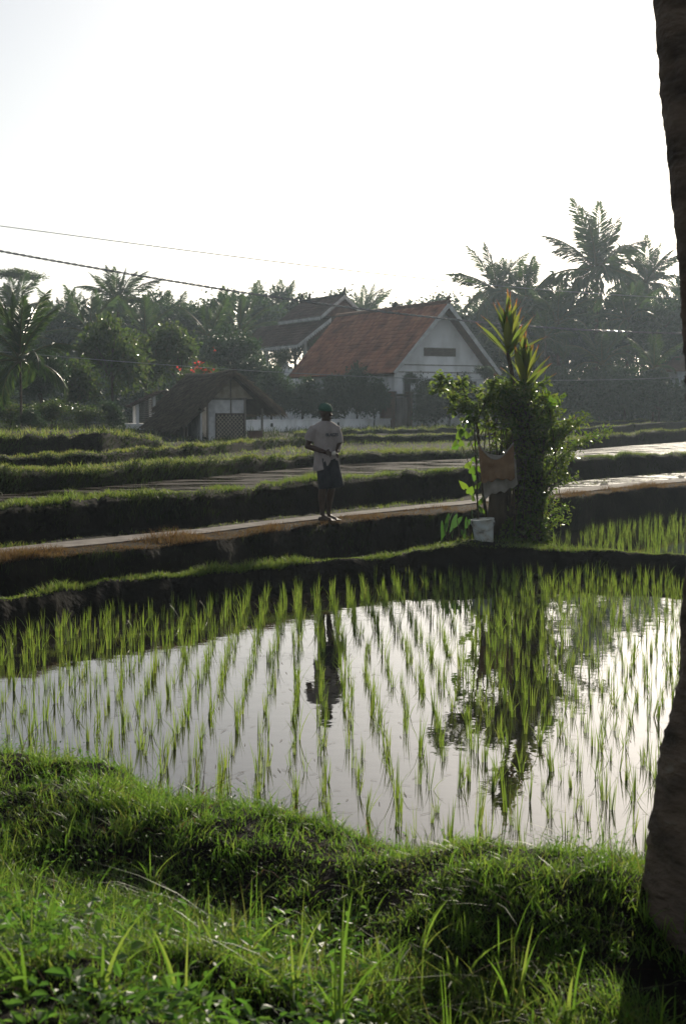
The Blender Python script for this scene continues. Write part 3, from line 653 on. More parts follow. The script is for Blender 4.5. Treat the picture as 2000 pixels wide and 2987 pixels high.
for i, (px, py, d, s, lb) in enumerate([(95, 985, 98, 3.2, 'low palm with spread fronds under the tree line beside the short palm'), (262, 975, 100, 3.2, 'low palm in the dark gap under the broad coconut palm'), (425, 975, 102, 3.0, 'low palm crowding behind the brownish glossy trees'),
        (610, 985, 98, 3.0, 'low palm behind the thatched ridge by the pavilion eave'), (700, 975, 104, 3.0, 'low palm touching the outer end of the pavilion roof'), (1625, 940, 99, 3.4, 'low palm between the bushy palm and the tallest palm'),
        (1830, 935, 97, 3.2, 'low palm under the rounded palm before the dark tree'), (1490, 965, 99, 3.2, 'low palm spreading over the far slope of the white gable')]):
    palm(px, py, d, s, lb, 18, i % 3, 320 + i, 0.05, 'low palms in the tree line')
palm(60, 1052, 50, 2.7, 'short palm with thick trunk and upswept fronds on the bank by the trees', 16, 0, 301, 0.25, 'young palms')
palm(1905, 1075, 84, 2.2, 'young palm with sunlit feathery fronds in front of the dark tree', 15, 0, 302, 0.35, 'young palms')
palm(1755, 1065, 88, 2.6, 'young palm with arching fronds below the tallest coconut palm', 16, 1, 303, 0.3, 'young palms')
palm(1590, 990, 92, 2.8, 'young palm drooping behind the red-tipped garden plant', 15, 1, 304, 0.1, 'young palms')
palm(1290, 955, 128, 3.0, 'palm crown hidden low behind the apex of the white gable', 16, 2, 305, 0.1)
# fronds of the near trunk, high above the picture
for i in range(16):
    k = i / 15; f = obj('frond', FRONDS[min(4, int(k * 4.6))], NEARPALM, loc=NPTOP)
    f.rotation_euler = (0, -(R(80) - k * R(100)), i * 2.399); f.scale = (3.6, 3.6, 3.6)

# ------------------------------------------------------------------ broad-leaved trees and bushes
def crown_mesh(seed, n, leaf, mat, blobs=9, squash=0.85, hollow=0.5):
    """leaves on the shells of many small lumps inside a unit crown centred at z = 0"""
    rng = np.random.default_rng(seed); cs = rand_unit(blobs, rng) * rng.uniform(0.30, 0.72, (blobs, 1)); cs[:, 2] *= squash; cs[0] = 0
    rs = rng.uniform(0.26, 0.46, blobs); rs[0] = 0.5
    w = rs ** 2 / (rs ** 2).sum(); b = rng.choice(blobs, n, p=w); dr = rand_unit(n, rng)
    rad = rs[b] * rng.uniform(hollow, 1.08, n) * (1 + 0.18 * rng.normal(size=n))
    pos = cs[b] + dr * rad[:, None]
    return leaf_cloud('crown', pos, leaf, mat, rng, 0.55, dr)
CROWNS = [crown_mesh(200 + i, 7000, 0.085, M['tree'], 10 + i) for i in range(4)]
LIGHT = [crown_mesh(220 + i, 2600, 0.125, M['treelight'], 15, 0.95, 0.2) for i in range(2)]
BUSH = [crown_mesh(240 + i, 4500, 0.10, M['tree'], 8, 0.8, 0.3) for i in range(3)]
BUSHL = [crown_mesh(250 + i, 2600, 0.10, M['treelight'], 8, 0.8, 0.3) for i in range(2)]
def limb_mesh(seed):
    rng = random.Random(seed); m_ = MB()
    m_.tube([(0, 0, -1.0), (0.02, 0.01, -0.5), (0, 0.02, 0.0), (0.03, 0, 0.35)], [0.05, 0.04, 0.03, 0.012], 8)
    for k in range(6):
        a = k * 1.05 + rng.uniform(-.3, .3); l_ = rng.uniform(.45, .75); z0 = rng.uniform(-.45, .1)
        m_.tube([(0, 0, z0), (math.cos(a) * l_ * .5, math.sin(a) * l_ * .5, z0 + .3), (math.cos(a) * l_, math.sin(a) * l_, z0 + .5)], [.022, .014, .005], 6)
    return m_.mesh('trunk', M['bark'], True)
LIMBS = [limb_mesh(i) for i in range(3)]
def tree(px, py, d, rx, rz, label, kind='dark', seed=0, name='broadleaf_tree', group='trees behind the houses'):
    rng = random.Random(seed); c = at(px, py, d); g = ground_z(c.x, d) - 0.05
    t = thing(name, label, 'tree' if 'tree' in name else 'bush', (c.x, d, g), 0, group)
    src = {'dark': CROWNS, 'light': LIGHT, 'bush': BUSH, 'bushlight': BUSHL}[kind]
    cr = obj('crown', src[seed % len(src)], t, loc=(0, 0, c.z - g)); cr.scale = (rx, rx * 0.9, rz if 'tree' in name else (max(rz, (c.z - g) * .98) if py > 1140 else rz)); cr.rotation_euler = (0, 0, rng.uniform(0, 6.28))
    tr = obj('trunk', LIMBS[seed % 3], t, loc=(0, 0, c.z - g)); sz = (c.z - g + .4 * rz) / 1.6; tr.location = (0, 0, sz); tr.scale = (rx * .8, rx * .8, sz)
    return t
BACK = [(-180, 960, 118, 5.5, 5.5), (30, 1030, 112, 4.5, 4.6), (175, 1010, 110, 4.2, 4.0), (330, 1000, 116, 4.6, 4.2), (480, 985, 112, 4.2, 4.0), (600, 975, 108, 3.6, 3.6),
        (700, 960, 118, 4.4, 4.2), (860, 955, 126, 4.6, 3.8), (1000, 960, 134, 4.5, 4.0), (1150, 985, 132, 5.0, 3.8), (1400, 1000, 112, 4.2, 4.2), (1520, 985, 108, 4.4, 4.4),
        (1640, 980, 106, 4.4, 4.6), (1760, 985, 112, 4.4, 4.4), (1900, 985, 98, 4.6, 3.6), (2040, 960, 102, 5.0, 4.6), (2200, 980, 104, 5.5, 5.2), (1240, 960, 138, 4.6, 4.2)]
BL = ['dark evergreen crown filling the tree line beyond the frame edge palms', 'dark leafy tree behind the short thick-trunked palm', 'dark leafy tree below the dense palm of the tree line',
      'dark leafy tree under the broad coconut palm', 'dark leafy tree above the lattice shed', 'dark leafy tree above the thatched hut ridge', 'dark tree at the outer corner of the pavilion roof',
      'tree showing above the dark pavilion roof', 'pale hazy tree between the pavilion and the orange roof', 'hazy tree above the orange tiled ridge', 'dark tree against the slope of the white gable',
      'dark tree behind the red-tipped plant', 'dark tree at the foot of the tallest palm, gable side', 'dark tree directly under the tallest palm', 'big smooth dark rounded tree beside the leaning trunk',
      'dark tree behind the leaning trunk', 'dark tree hidden beyond the leaning trunk', 'hazy tree crown behind the gable apex']
for i, (px, py, d, rx, rz) in enumerate(BACK): tree(px, py, d, rx, rz, BL[i], 'dark', 400 + i)
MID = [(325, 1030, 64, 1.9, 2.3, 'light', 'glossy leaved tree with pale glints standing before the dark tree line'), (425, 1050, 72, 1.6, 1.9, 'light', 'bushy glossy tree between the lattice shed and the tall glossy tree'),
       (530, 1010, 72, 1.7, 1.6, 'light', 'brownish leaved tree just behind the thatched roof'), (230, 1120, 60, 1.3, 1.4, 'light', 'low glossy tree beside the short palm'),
       (120, 1100, 58, 1.4, 1.6, 'dark', 'dark scrubby tree touching the short palm trunk'), (-60, 1090, 60, 1.6, 1.9, 'dark', 'dark scrubby tree beyond the short palm'),
       (660, 1060, 82, 2.6, 2.4, 'dark', 'dark blue-green tree in front of the pavilion eave'), (745, 1110, 80, 1.8, 1.7, 'dark', 'dark tree under the pavilion balcony'),
       (48, 800, 125, 2.6, 0.75, 'light', 'thin airy treetop poking above the palms')]
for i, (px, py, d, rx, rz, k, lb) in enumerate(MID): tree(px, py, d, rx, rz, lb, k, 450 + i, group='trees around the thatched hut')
BUS = [(1090, 1165, 77.5, 1.3, 1.2, 'bush', 'dark bush before the brick pillar of the gate'), (1270, 1160, 78, 1.3, 1.3, 'bush', 'dark bush hiding the low part of the gable wall'), (1350, 1165, 78.5, 1.4, 1.3, 'bush', 'dark bush hiding the gable windows'), (1450, 1165, 80, 1.6, 1.5, 'bush', 'dark bush at the outer corner of the gable'),
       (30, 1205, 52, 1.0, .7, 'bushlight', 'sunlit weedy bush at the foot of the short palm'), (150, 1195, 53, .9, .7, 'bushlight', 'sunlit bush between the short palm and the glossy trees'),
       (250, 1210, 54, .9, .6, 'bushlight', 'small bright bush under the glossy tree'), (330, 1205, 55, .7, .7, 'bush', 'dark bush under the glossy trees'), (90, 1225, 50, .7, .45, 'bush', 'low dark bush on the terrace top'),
       (640, 1150, 74, 1.6, 1.5, 'bush', 'dark bush behind the thatched eave'), (715, 1180, 74, 1.4, 1.2, 'bush', 'dark bush at the end of the white garden wall'),
       (790, 1150, 77, 1.7, 1.5, 'bush', 'blue-green bush covering the low corner of the orange roof'), (880, 1165, 76, 1.6, 1.4, 'bush', 'dark bush behind the standing man'),
       (960, 1155, 77, 1.6, 1.5, 'bush', 'dark bush below the middle of the orange roof'), (1040, 1150, 78, 1.5, 1.4, 'bush', 'dark bush below the orange eave'), (1195, 1105, 76.5, .75, .5, 'bush', 'dark leafy spray hanging before the white gable wall'),
       (1235, 1175, 76, 1.1, 1.2, 'bush', 'dark bush beside the garden gate'), (1310, 1180, 77, 1.3, 1.2, 'bush', 'dark bush under the gable windows'), (1390, 1190, 77, 1.3, 1.1, 'bush', 'dark bush behind the hanging sack'),
       (1420, 1085, 79, .7, .5, 'bush', 'dark spray of leaves on the slope end of the gable'), (1500, 1150, 82, 1.8, 1.8, 'bush', 'dark hedge bush behind the red-tipped plant'), (1620, 1140, 84, 2.2, 2.0, 'bush', 'dark hedge bush right of the red-tipped plant'),
       (1720, 1140, 84, 2.2, 2.0, 'bush', 'dark hedge bush under the young arching palm'), (1820, 1150, 83, 2.1, 1.9, 'bush', 'dark hedge bush between the two young palms'), (1920, 1150, 83, 2.2, 1.8, 'bush', 'dark hedge bush under the sunlit young palm'),
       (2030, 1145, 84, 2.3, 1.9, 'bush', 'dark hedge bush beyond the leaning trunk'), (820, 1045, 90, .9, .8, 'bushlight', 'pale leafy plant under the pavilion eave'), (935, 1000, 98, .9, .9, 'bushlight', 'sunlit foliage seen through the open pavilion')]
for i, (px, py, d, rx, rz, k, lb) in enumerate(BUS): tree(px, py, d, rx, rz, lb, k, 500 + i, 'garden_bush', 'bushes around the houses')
# the wood behind, one dark mass
rng = np.random.default_rng(66); PP = []; OO = []
for k in range(150):
    d = rng.uniform(96, 150); X = rng.uniform(-.36, .36) * d; px_ = 1000 + X / d * F
    if 560 < px_ < 1500 and d < 106: d += 22
    top = rng.uniform(3.0, 5.2) if d < 120 else rng.uniform(4.5, 7.5)
    r = rng.uniform(2.0, 3.4); n = 330; dr = rand_unit(n, rng); zc = 1.3 + top * .5
    PP.append(np.array([X, d, zc])[None] + dr * (rng.uniform(.5, 1.05, n) * 1.0)[:, None] * np.array([r, r * .8, top * .55])[None]); OO.append(dr)
for k in range(80):
    d = rng.uniform(86, 97); px_ = rng.choice([rng.uniform(-300, 620), rng.uniform(1480, 2300)]); X = (px_ - 1000) / F * d; top = rng.uniform(2.0, 3.4); r = rng.uniform(1.2, 2.0); n = 260; dr = rand_unit(n, rng)
    PP.append(np.array([X, d, 1.2 + top * .45])[None] + dr * rng.uniform(.5, 1.05, n)[:, None] * np.array([r, r * .8, top * .6])[None]); OO.append(dr)
obj('woodland', leaf_cloud('woodland', np.concatenate(PP), .42, M['tree'], rng, .6, np.concatenate(OO)), label='dark wood and undergrowth filling the ground behind the houses', cat='woodland', kind='stuff')
# red flowering shrub behind the thatched roof
fl = thing('flowering_shrub', 'shrub with bright red flowers just above the thatched roof', 'shrub', (0, 0, 0)); c0 = at(570, 1080, 68); fl.location = (c0.x, 68, ground_z(c0.x, 68))
fp = []
rng = np.random.default_rng(9)
for (px, py, n, s) in ((525, 1075, 5, 5), (560, 1086, 8, 9), (580, 1074, 10, 9), (600, 1079, 10, 10), (615, 1080, 4, 5), (578, 1060, 3, 3), (590, 1062, 3, 3), (627, 1018, 4, 4)):
    for _ in range(n): fp.append(at(px + rng.normal(0, s), py + rng.normal(0, s * .6), 68 + rng.normal(0, .2)) - fl.location)
obj('flowers', leaf_cloud('flowers', np.array([tuple(p) for p in fp]), 0.13, M['flower'], rng, 0.9), fl)
cr = obj('crown', BUSHL[0], fl, loc=(0.1, 0.6, at(570, 1100, 68).z - fl.location.z)); cr.scale = (1.1, .7, .9)
st_ = MB()
for (px, py) in ((627, 1022), (590, 1066), (560, 1080), (645, 1080)):
    e = at(px, py, 68) - fl.location; st_.tube([(0, 0.2, 0), (e.x * .4, .1, e.z * .6), (e.x, e.y, e.z)], [.03, .02, .008], 6)
obj('stem', st_.mesh('stem', M['twig'], True), fl)

# ------------------------------------------------------------------ houses
def tiles(name, P0, ex, ey, L_, W_, mat, tw=0.24, tl=0.30, rng=None, parent=None):
    """overlapping tiles on a slope: P0 lower corner, ex along the eave, ey up the slope"""
    rng = rng or np.random.default_rng(3); ex = Vector(ex).normalized(); ey = Vector(ey).normalized(); nz_ = ex.cross(ey)
    nx, ny = int(L_ / tw), int(W_ / tl); VV, QQ, TT_ = [], [], []
    for j in range(ny):
        for i in range(nx):
            o = Vector(P0) + ex * ((i + .5) * L_ / nx) + ey * ((j + .5) * W_ / ny); a = L_ / nx * .48; b = W_ / ny * .60; h0 = .055 + rng.normal(0, .006); h1 = .022
            cr_ = .022; b0 = len(VV)
            for (sx, sy, hh) in ((-1, -1, h0 - cr_), (0, -1, h0 + cr_), (1, -1, h0 - cr_), (-1, 1, h1 - cr_), (0, 1, h1), (1, 1, h1 - cr_), (-1, -1, -.01), (1, -1, -.01)):
                VV.append(tuple(o + ex * (a * sx) + ey * (b * sy) + nz_ * hh))
            QQ += [(b0, b0+1, b0+4, b0+3), (b0+1, b0+2, b0+5, b0+4), (b0+6, b0+7, b0+2, b0+0)]
            TT_ += [float(np.clip(rng.normal(.45, .25), 0, 1))] * 8
    me = np_mesh(name, np.array(VV), np.array(QQ), mat, np.array(TT_), smooth=False)
    return obj(name, me, parent, kind='stuff')
def slab(x0, z0, x1, z1, y0, y1, th=.12):
    """sloping slab between (x0,z0) eave and (x1,z1) ridge"""
    d = Vector((x1 - x0, 0, z1 - z0)).normalized(); nn = Vector((-d.z, 0, d.x)); nn = nn if nn.z > 0 else -nn
    return MB().prism([(x0, y0, z0), (x1, y0, z1), (x1 - nn.x * th, y0, z1 - nn.z * th), (x0 - nn.x * th, y0, z0 - nn.z * th)], (0, y1 - y0, 0))
HR = R(27.6)
house = thing('house', 'house with steep orange tiled roof and white gable wall', 'house', (5.9, 80, 1.12), HR)
RZ, EZ, HW, HL = 7.03, 3.1, 3.55, 13.6
for s in (-1, 1):
    rf = obj('roof', slab(s * HW, EZ, 0, RZ, 0, HL).mesh('roof', M['brick']), house)
    if s < 0: tiles('roof_tiles', (-HW, HL, EZ), (0, -1, 0), (HW, 0, RZ - EZ), HL, math.hypot(HW, RZ - EZ), M['tile'], parent=rf)
    else: tiles('roof_tiles', (HW, 0, EZ), (0, 1, 0), (-HW, 0, RZ - EZ), HL, math.hypot(HW, RZ - EZ), M['tile'], .4, .5, parent=rf)
    b = MB(); d = Vector((-s * HW, 0, RZ - EZ)).normalized(); n_ = Vector((-d.z, 0, d.x)); n_ = n_ if n_.z > 0 else -n_
    b.prism([(s * HW, -.05, EZ + .03), (0, -.05, RZ + .03), tuple(Vector((0, -.05, RZ + .03)) - Vector((0, 0, .32))), tuple(Vector((s * HW, -.05, EZ + .03)) - n_ * .2)], (0, .045, 0))
    obj('rake_board', b.mesh('rake_board', M['whitewood']), house)
rd = MB().tube([(0, -.05, RZ + .05), (0, HL, RZ + .05)], .13, 8); obj('ridge_cap', rd.mesh('ridge_cap', M['brick'], True), house)
fn = MB().tube([(0, .1, RZ + .1), (0, .02, RZ + .3), (0, -.12, RZ + .5)], [.12, .08, .01], 8); obj('finial', fn.mesh('finial', M['brick'], True), house)
fn = MB().tube([(0, 6.0, RZ + .1), (0, 6.0, RZ + .28), (0, 6.0, RZ + .48)], [.2, .22, .04], 8); obj('finial', fn.mesh('finial', M['dark'], True), house)
WY = .95
gw = MB().prism([(-2.95, WY, 0), (2.95, WY, 0), (2.95, WY, EZ + .45), (0, WY, RZ - .18), (-2.95, WY, EZ + .45)], (0, .2, 0)); obj('gable_wall', gw.mesh('gable_wall', M['white']), house)
sw = MB().box(-2.95, -2.75, WY + .2, HL - .8, 0, EZ + .3).box(2.75, 2.95, WY + .2, HL - .8, 0, EZ + .3).box(-2.75, 2.75, HL - 1.0, HL - .8, 0, EZ + .3); obj('side_wall', sw.mesh('side_wall', M['white']), house)
vt = MB().box(-1.05, 1.05, WY - .03, WY + .1, 4.08, 4.55); v_ = obj('vent', vt.mesh('vent', M['vent']), house)
for k in range(5):
    z_ = 4.12 + k * .087; sm = MB().box(-1.03, 1.03, WY - .06, WY - .032, z_, z_ + .03); obj('slat', sm.mesh('slat', M['wood']), v_)
for z_ in (3.15, 3.55):
    tb = MB().box(-2.9, 2.9, WY - .05, WY - .003, z_, z_ + .05); obj('trim_board', tb.mesh('trim_board', M['greywood']), house)
for x0 in (-2.4, -1.2, 0.05, 0.75, 1.35, 1.95):
    wf = MB().box(x0, x0 + .5, WY - .06, WY - .004, 1.35, 2.72); w_ = obj('window', wf.mesh('window', M['whitewood']), house)
    wp = MB().box(x0 + .05, x0 + .45, WY - .075, WY - .062, 1.40, 2.67); obj('pane', wp.mesh('pane', M['glass']), w_)

pav = thing('pavilion', 'two-tiered dark tiled pavilion with scalloped white eaves and balcony', 'pavilion', (0.10, 95, 1.12), HR)
def scallop(A, B, drop, parent, n):
    A, B = Vector(A), Vector(B); poly = [A + Vector((0, 0, .06)), B + Vector((0, 0, .06))]
    for i in range(n, -1, -1):
        p = A.lerp(B, i / n); poly.append(p - Vector((0, 0, drop * .45)))
        if i > 0: poly.append(A.lerp(B, (i - .5) / n) - Vector((0, 0, drop)))
    d = (B - A).normalized(); nn = Vector((d.y, -d.x, 0)); nn = nn.normalized() if nn.length > .3 else Vector((0, -1, 0))
    obj('scalloped_fascia', MB().prism([tuple(p) for p in poly], tuple(nn * .04)).mesh('scalloped_fascia', M['whitewood']), parent)
PZ = 8.62
for (w0, z0, w1, z1, y0, y1) in ((1.75, 7.2, 0, PZ, 0, 6.6), (3.55, 5.3, 1.15, 7.05, -.25, 11.0)):
    for s in (-1, 1):
        r_ = obj('roof', slab(s * w0, z0, s * w1, z1, y0, y1).mesh('roof', M['darktile'] if False else M['wood']), pav)
        W_ = math.hypot(w0 - w1, z1 - z0)
        if s < 0: tiles('roof_tiles', (-w0, y1, z0), (0, -1, 0), (w0 - w1, 0, z1 - z0), y1 - y0, W_, M['darktile'], .26, .32, parent=r_)
        else: tiles('roof_tiles', (w0, y0, z0), (0, 1, 0), (-(w0 - w1), 0, z1 - z0), y1 - y0, W_, M['darktile'], .5, .5, parent=r_)
        scallop((s * w0, y0 - .06, z0), (s * w1, y0 - .06, z1), .26, pav, 16)
        scallop((s * (w0 + .03), y0, z0 - .02), (s * (w0 + .03), y1, z0 - .02), .24, pav, 30)
rd = MB().tube([(0, -.05, PZ + .05), (0, 3, PZ + .02), (0, 6.6, PZ + .05)], .12, 8); obj('ridge_cap', rd.mesh('ridge_cap', M['dark'], True), pav)
for yy in (0, 5.2, 6.4):
    fn = MB().tube([(0, yy + .1, PZ + .1), (0, yy + .02, PZ + .35), (0, yy - .08, PZ + .62)], [.13, .09, .01], 8); obj('finial', fn.mesh('finial', M['dark'], True), pav)
gp = MB().prism([(-1.45, .35, 7.25), (1.45, .35, 7.25), (0, .35, PZ - .15)], (0, .1, 0)); obj('gable_panel', gp.mesh('gable_panel', M['brick']), pav)
ub = MB().box(-1.2, 1.2, .35, 6.3, 6.9, 7.2); obj('tie_beam', ub.mesh('tie_beam', M['wood']), pav)
lw = MB().box(-2.9, 2.9, .3, 10.2, 0, 2.95); obj('lower_storey', lw.mesh('lower_storey', M['white']), pav)
for (x0, x1, y0, y1) in ((-2.95, -2.75, .2, 10.3), (2.75, 2.95, .2, 10.3), (-2.75, 2.75, .2, .4)):
    pw = MB().box(x0, x1, y0, y1, 2.953, 3.8); obj('parapet', pw.mesh('parapet', M['white']), pav)
for x0 in (-2.65, 2.65):
    for yy in (.55, 3.6, 6.6, 9.6):
        ps = MB().box(x0 - .1, x0 + .1, yy - .1, yy + .1, 2.954, 5.9).box(x0 - .17, x0 + .17, yy - .17, yy + .17, 3.2, 4.3); obj('post', ps.mesh('post', M['whitewood']), pav)
for yy in (2.0, 5.0):
    pb = MB().box(-.12, .12, yy - .12, yy + .12, 2.954, 6.9); obj('post', pb.mesh('post', M['wood']), pav)

# white garden wall with a gate
def wall_between(A, B, h, th, name, label, cat, mat):
    A, B = Vector(A), Vector(B); d = B - A; a = math.atan2(d.y, d.x); t = thing(name, label, cat, A, a); L_ = d.length
    o = obj('wall_body', MB().box(0, L_, 0, th, -.3, h).mesh('wall_body', mat), t); bevelled(o, .02)
    obj('coping', MB().box(-.03, L_ + .03, -.03, th + .03, h + .002, h + .05).mesh('coping', mat), t)
    return t, L_
w1, wl = wall_between((at(715, 1255, 68).x, 68, 1.05), (at(1142, 1247, 79).x, 79, 1.15), .60, .15, 'garden_wall', 'long low white garden wall behind the standing man', 'wall', M['white'])
for q in (.16, .60):
    hb = MB().box(wl * q - .09, wl * q + .09, -.02, .05, .3, .48); obj('drain_hole', hb.mesh('drain_hole', M['dark']), w1)
w2, wl = wall_between((at(1193, 1240, 79.6).x, 79.6, 1.15), (at(1228, 1240, 80.2).x, 80.2, 1.15), .72, .15, 'garden_wall', 'short white wall stub beside the wooden gate', 'wall', M['white'])
ga = at(1148, 1245, 79.1); gate = thing('garden_gate', 'weathered double wooden gate with brick pillars in the white wall', 'gate', (ga.x, 79.1, 1.12), R(27))
for k, x0 in enumerate((.16, .52)):
    obj('gate_leaf', MB().box(x0, x0 + .34, 0, .06, .05, 1.75).mesh('gate_leaf', M['greywood']), gate)
    for q in range(2):
        obj('rail', MB().box(x0 + .02, x0 + .32, -.03, -.002, .4 + q * .8, .5 + q * .8).mesh('rail', M['greywood']), gate)
for x0 in (-.75, .92):
    w_ = .8 if x0 < 0 else .22
    obj('pillar', MB().box(x0, x0 + w_, -.1, .25, -.2, 1.95).box(x0 - .05, x0 + w_ + .05, -.15, .3, 1.952, 2.08).mesh('pillar', M['brick']), gate)
obj('lintel', MB().box(.06, .9, -.04, .2, 1.80, 1.94).mesh('lintel', M['wood']), gate)
for (px, py, d, r) in ((1225, 1246, 72, .12), (1295, 1241, 74, .14)):
    c = at(px, py, d); st = MB().ball((0, 0, r * .4), (r, r * .8, r * .6), None, 9, 6)
    obj('boulder', st.mesh('boulder', M['white'], True), None, 'pale round stone lying on the grass bank ' + ('left of the red-tipped plant' if px > 1250 else 'before the garden gate'), 'stone', None, None, (c.x, d, ground_z(c.x, d)))
# blue-white building corner far right, behind the hedge
fb = thing('outbuilding', 'pale blue outbuilding corner behind the young sunlit palm', 'building', (at(1975, 1085, 94).x, 94, 1.3), R(10))
obj('wall', MB().box(0, 6, 0, 5, 0, 3.4).mesh('wall', M['corr']), fb)
obj('roof', MB().prism([(-.3, -.3, 3.402), (6.3, -.3, 3.402), (6.3, -.3, 3.55), (3, -.3, 5.0), (-.3, -.3, 3.55)], (0, 5.6, 0)).mesh('roof', M['darktile'] if False else M['brick']), fb)

# ------------------------------------------------------------------ thatched hut
HUTZ = 0.98
hut = thing('thatched_hut', 'thatched hut with woven white gable wall and bamboo lattice door', 'hut', (at(680, 1200, 55).x, 55, HUTZ), R(19))
TH = []
def thatch(x0, z0, x1, z1, y0, y1, th, name, n, seed, sag=0.1, parent=hut):
    rng = np.random.default_rng(seed); ny = 16; nx = 6; rings = []
    for j in range(ny + 1):
        y = y0 + (y1 - y0) * j / ny; sg = sag * math.sin(math.pi * j / ny); ring = []
        for i in range(nx + 1):
            t = i / nx; ring.append(Vector((x0 + (x1 - x0) * t, y, z0 + (z1 - z0) * t - sg * t + .05 * math.sin(t * math.pi) + float(fbm(np.array([y * 1.5]), np.array([t * 3.0]), seed)[0]) * .035)))
        d = Vector((x1 - x0, 0, z1 - z0)).normalized(); nn = Vector((-d.z, 0, d.x)); nn = nn if nn.z > 0 else -nn
        ring += [p - nn * th for p in reversed(ring)]
        rings.append(ring)
    o = obj(name, MB().rings(rings).mesh(name, M['thatchcore'], False), parent)
    t = rng.uniform(-.02, 1.0, n); y = rng.uniform(y0 - .03, y1, n); j = np.clip((y - y0) / (y1 - y0), 0, 1)
    P = np.stack([x0 + (x1 - x0) * t, y, z0 + (z1 - z0) * t - sag * np.sin(math.pi * j) * t + .05 * np.sin(np.clip(t, 0, 1) * math.pi) + .02], -1)
    d = Vector((x0 - x1, 0, z0 - z1)).normalized(); nn = np.array([-d.z, 0, d.x]); nn = nn if nn[2] > 0 else -nn
    D = np.array(d)[None] + rng.normal(0, .16, (n, 3)) + nn[None] * .07
    l_ = rng.uniform(.18, .45, n); v, q, k = leaf_arrays(P + nn[None] * rng.uniform(-.01, .05, n)[:, None], D, np.repeat(nn[None], n, 0) + rng.normal(0, .3, (n, 3)), l_, rng.uniform(.018, .04, n), .05)
    obj('straw', np_mesh('straw', v, q, M['thatch'], np.repeat(np.clip(rng.normal(.4, .25, n), 0, 1), k), smooth=False), o, kind='stuff')
thatch(1.88, 1.12, 0, 2.66, -.25, 8.0, .13, 'thatch_roof', 6000, 1)
thatch(-1.35, 1.30, 0, 2.66, -.25, 8.0, .13, 'thatch_roof', 8000, 2)
thatch(-1.95, .56, -1.1, 1.28, .35, 7.4, .12, 'lean_to_thatch', 6500, 3, .05)
rp_ = MB().tube([(0, -.25 + 8.25 * t, 2.70 - .1 * math.sin(math.pi * t)) for t in np.linspace(0, 1, 12)], .10, 7); obj('ridge_roll', rp_.mesh('ridge_roll', M['thatchcore'], True), hut)
yg = .30
obj('gable_panel', MB().prism([(-.93, yg, 1.62), (.9, yg, 1.62), (0, yg, 2.5)], (0, .05, 0)).mesh('gable_panel', M['bamboo']), hut)
for x0, x1 in ((-.9, -.43), (-.42, .03), (.04, .52)):
    obj('wall_panel', MB().box(x0, x1, yg, yg + .04, 0, 1.6).mesh('wall_panel', M['woven']), hut)
for x0, z1 in ((-.96, 1.62), (.53, 1.62), (1.22, 1.25)):
    obj('post', MB().tube([(x0, yg - .05, -.1), (x0 + .01, yg - .05, z1)], .045, 8).mesh('post', M['greywood'], True), hut)
obj('tie_beam', MB().tube([(-1.0, yg - .06, 1.63), (.62, yg - .06, 1.63)], .035, 8).mesh('tie_beam', M['greywood'], True), hut)
obj('king_post', MB().tube([(-.02, yg - .04, 1.0), (-.02, yg - .04, 2.5)], .025, 6).mesh('king_post', M['greywood'], True), hut)
for s, xw in ((-1, 1.3), (1, 1.8)):
    obj('rafter', MB().tube([(0, -.12, 2.5), (s * xw, -.12, 2.5 - xw * (.82 if s > 0 else 1.0))], .03, 6).mesh('rafter', M['wood'], True), hut)
sdw = MB().box(.5, .55, yg + .05, 7.6, 0, 1.9).box(-1.2, -1.14, yg + .05, 7.6, 0, 1.4); obj('side_wall', sdw.mesh('side_wall', M['woven']), hut)
dr = obj('door', MB().box(-.64, .50, yg - .07, yg - .03, -.02, 1.06).mesh('door', M['dark']), hut)
strip_v = None
def diag(cx0, s, parent):
    """one bamboo strip clipped to the door rectangle"""
    x0, x1, z0, z1 = -.60, .46, .02, 1.02; pts = []
    for t in np.linspace(-2, 2, 401):
        x, z = cx0 + t, .5 + s * t * 1.05
        if x0 <= x <= x1 and z0 <= z <= z1: pts.append((x, z))
    if len(pts) < 6: return
    a, b = Vector((pts[0][0], 0, pts[0][1])), Vector((pts[-1][0], 0, pts[-1][1])); d = (b - a).normalized(); n_ = Vector((-d.z, 0, d.x)) * .014
    y = yg - .075 if s > 0 else yg - .085
    obj('bamboo_strip', MB().prism([tuple(p + Vector((0, y, 0))) for p in (a - n_, b - n_, b + n_, a + n_)], (0, -.008, 0)).mesh('bamboo_strip', M['bamboo']), parent)
for k in range(-9, 10):
    diag(k * .15 - .07, 1, dr); diag(k * .15 - .07, -1, dr)
for (a, b, c, d) in ((-.65, -.60, -.02, 1.07), (.46, .51, -.02, 1.07), (-.599, .459, 1.02, 1.07), (-.599, .459, -.02, .02)):
    obj('door_frame', MB().box(a, b, yg - .10, yg - .072, c, d).mesh('door_frame', M['wood']), dr)
for k in range(7):
    x0 = -1.2 - (k % 3) * .25; z0 = .12 + .07 * k
    obj('log', MB().tube([(x0 - .3, .6 + k * .3, z0), (x0 + .1, 3.5 + k * .5, z0 + .08 * (k % 2))], .045, 7).mesh('log', M['wood'], True), hut)
for k in range(5):
    yy = .5 + k * 1.6; obj('post', MB().tube([(-1.82, yy, -.15), (-1.82, yy, .62)], .04, 7).mesh('post', M['wood'], True), hut)
lw = MB().box(-1.72, -1.67, .5, 7.0, 0, .55); obj('side_wall', lw.mesh('side_wall', M['wood']), hut)
c = at(743, 1278, 55.3); bx = thing('wooden_box', 'reddish brown box standing under the hut overhang', 'box', (c.x, 55.4, HUTZ), R(15))
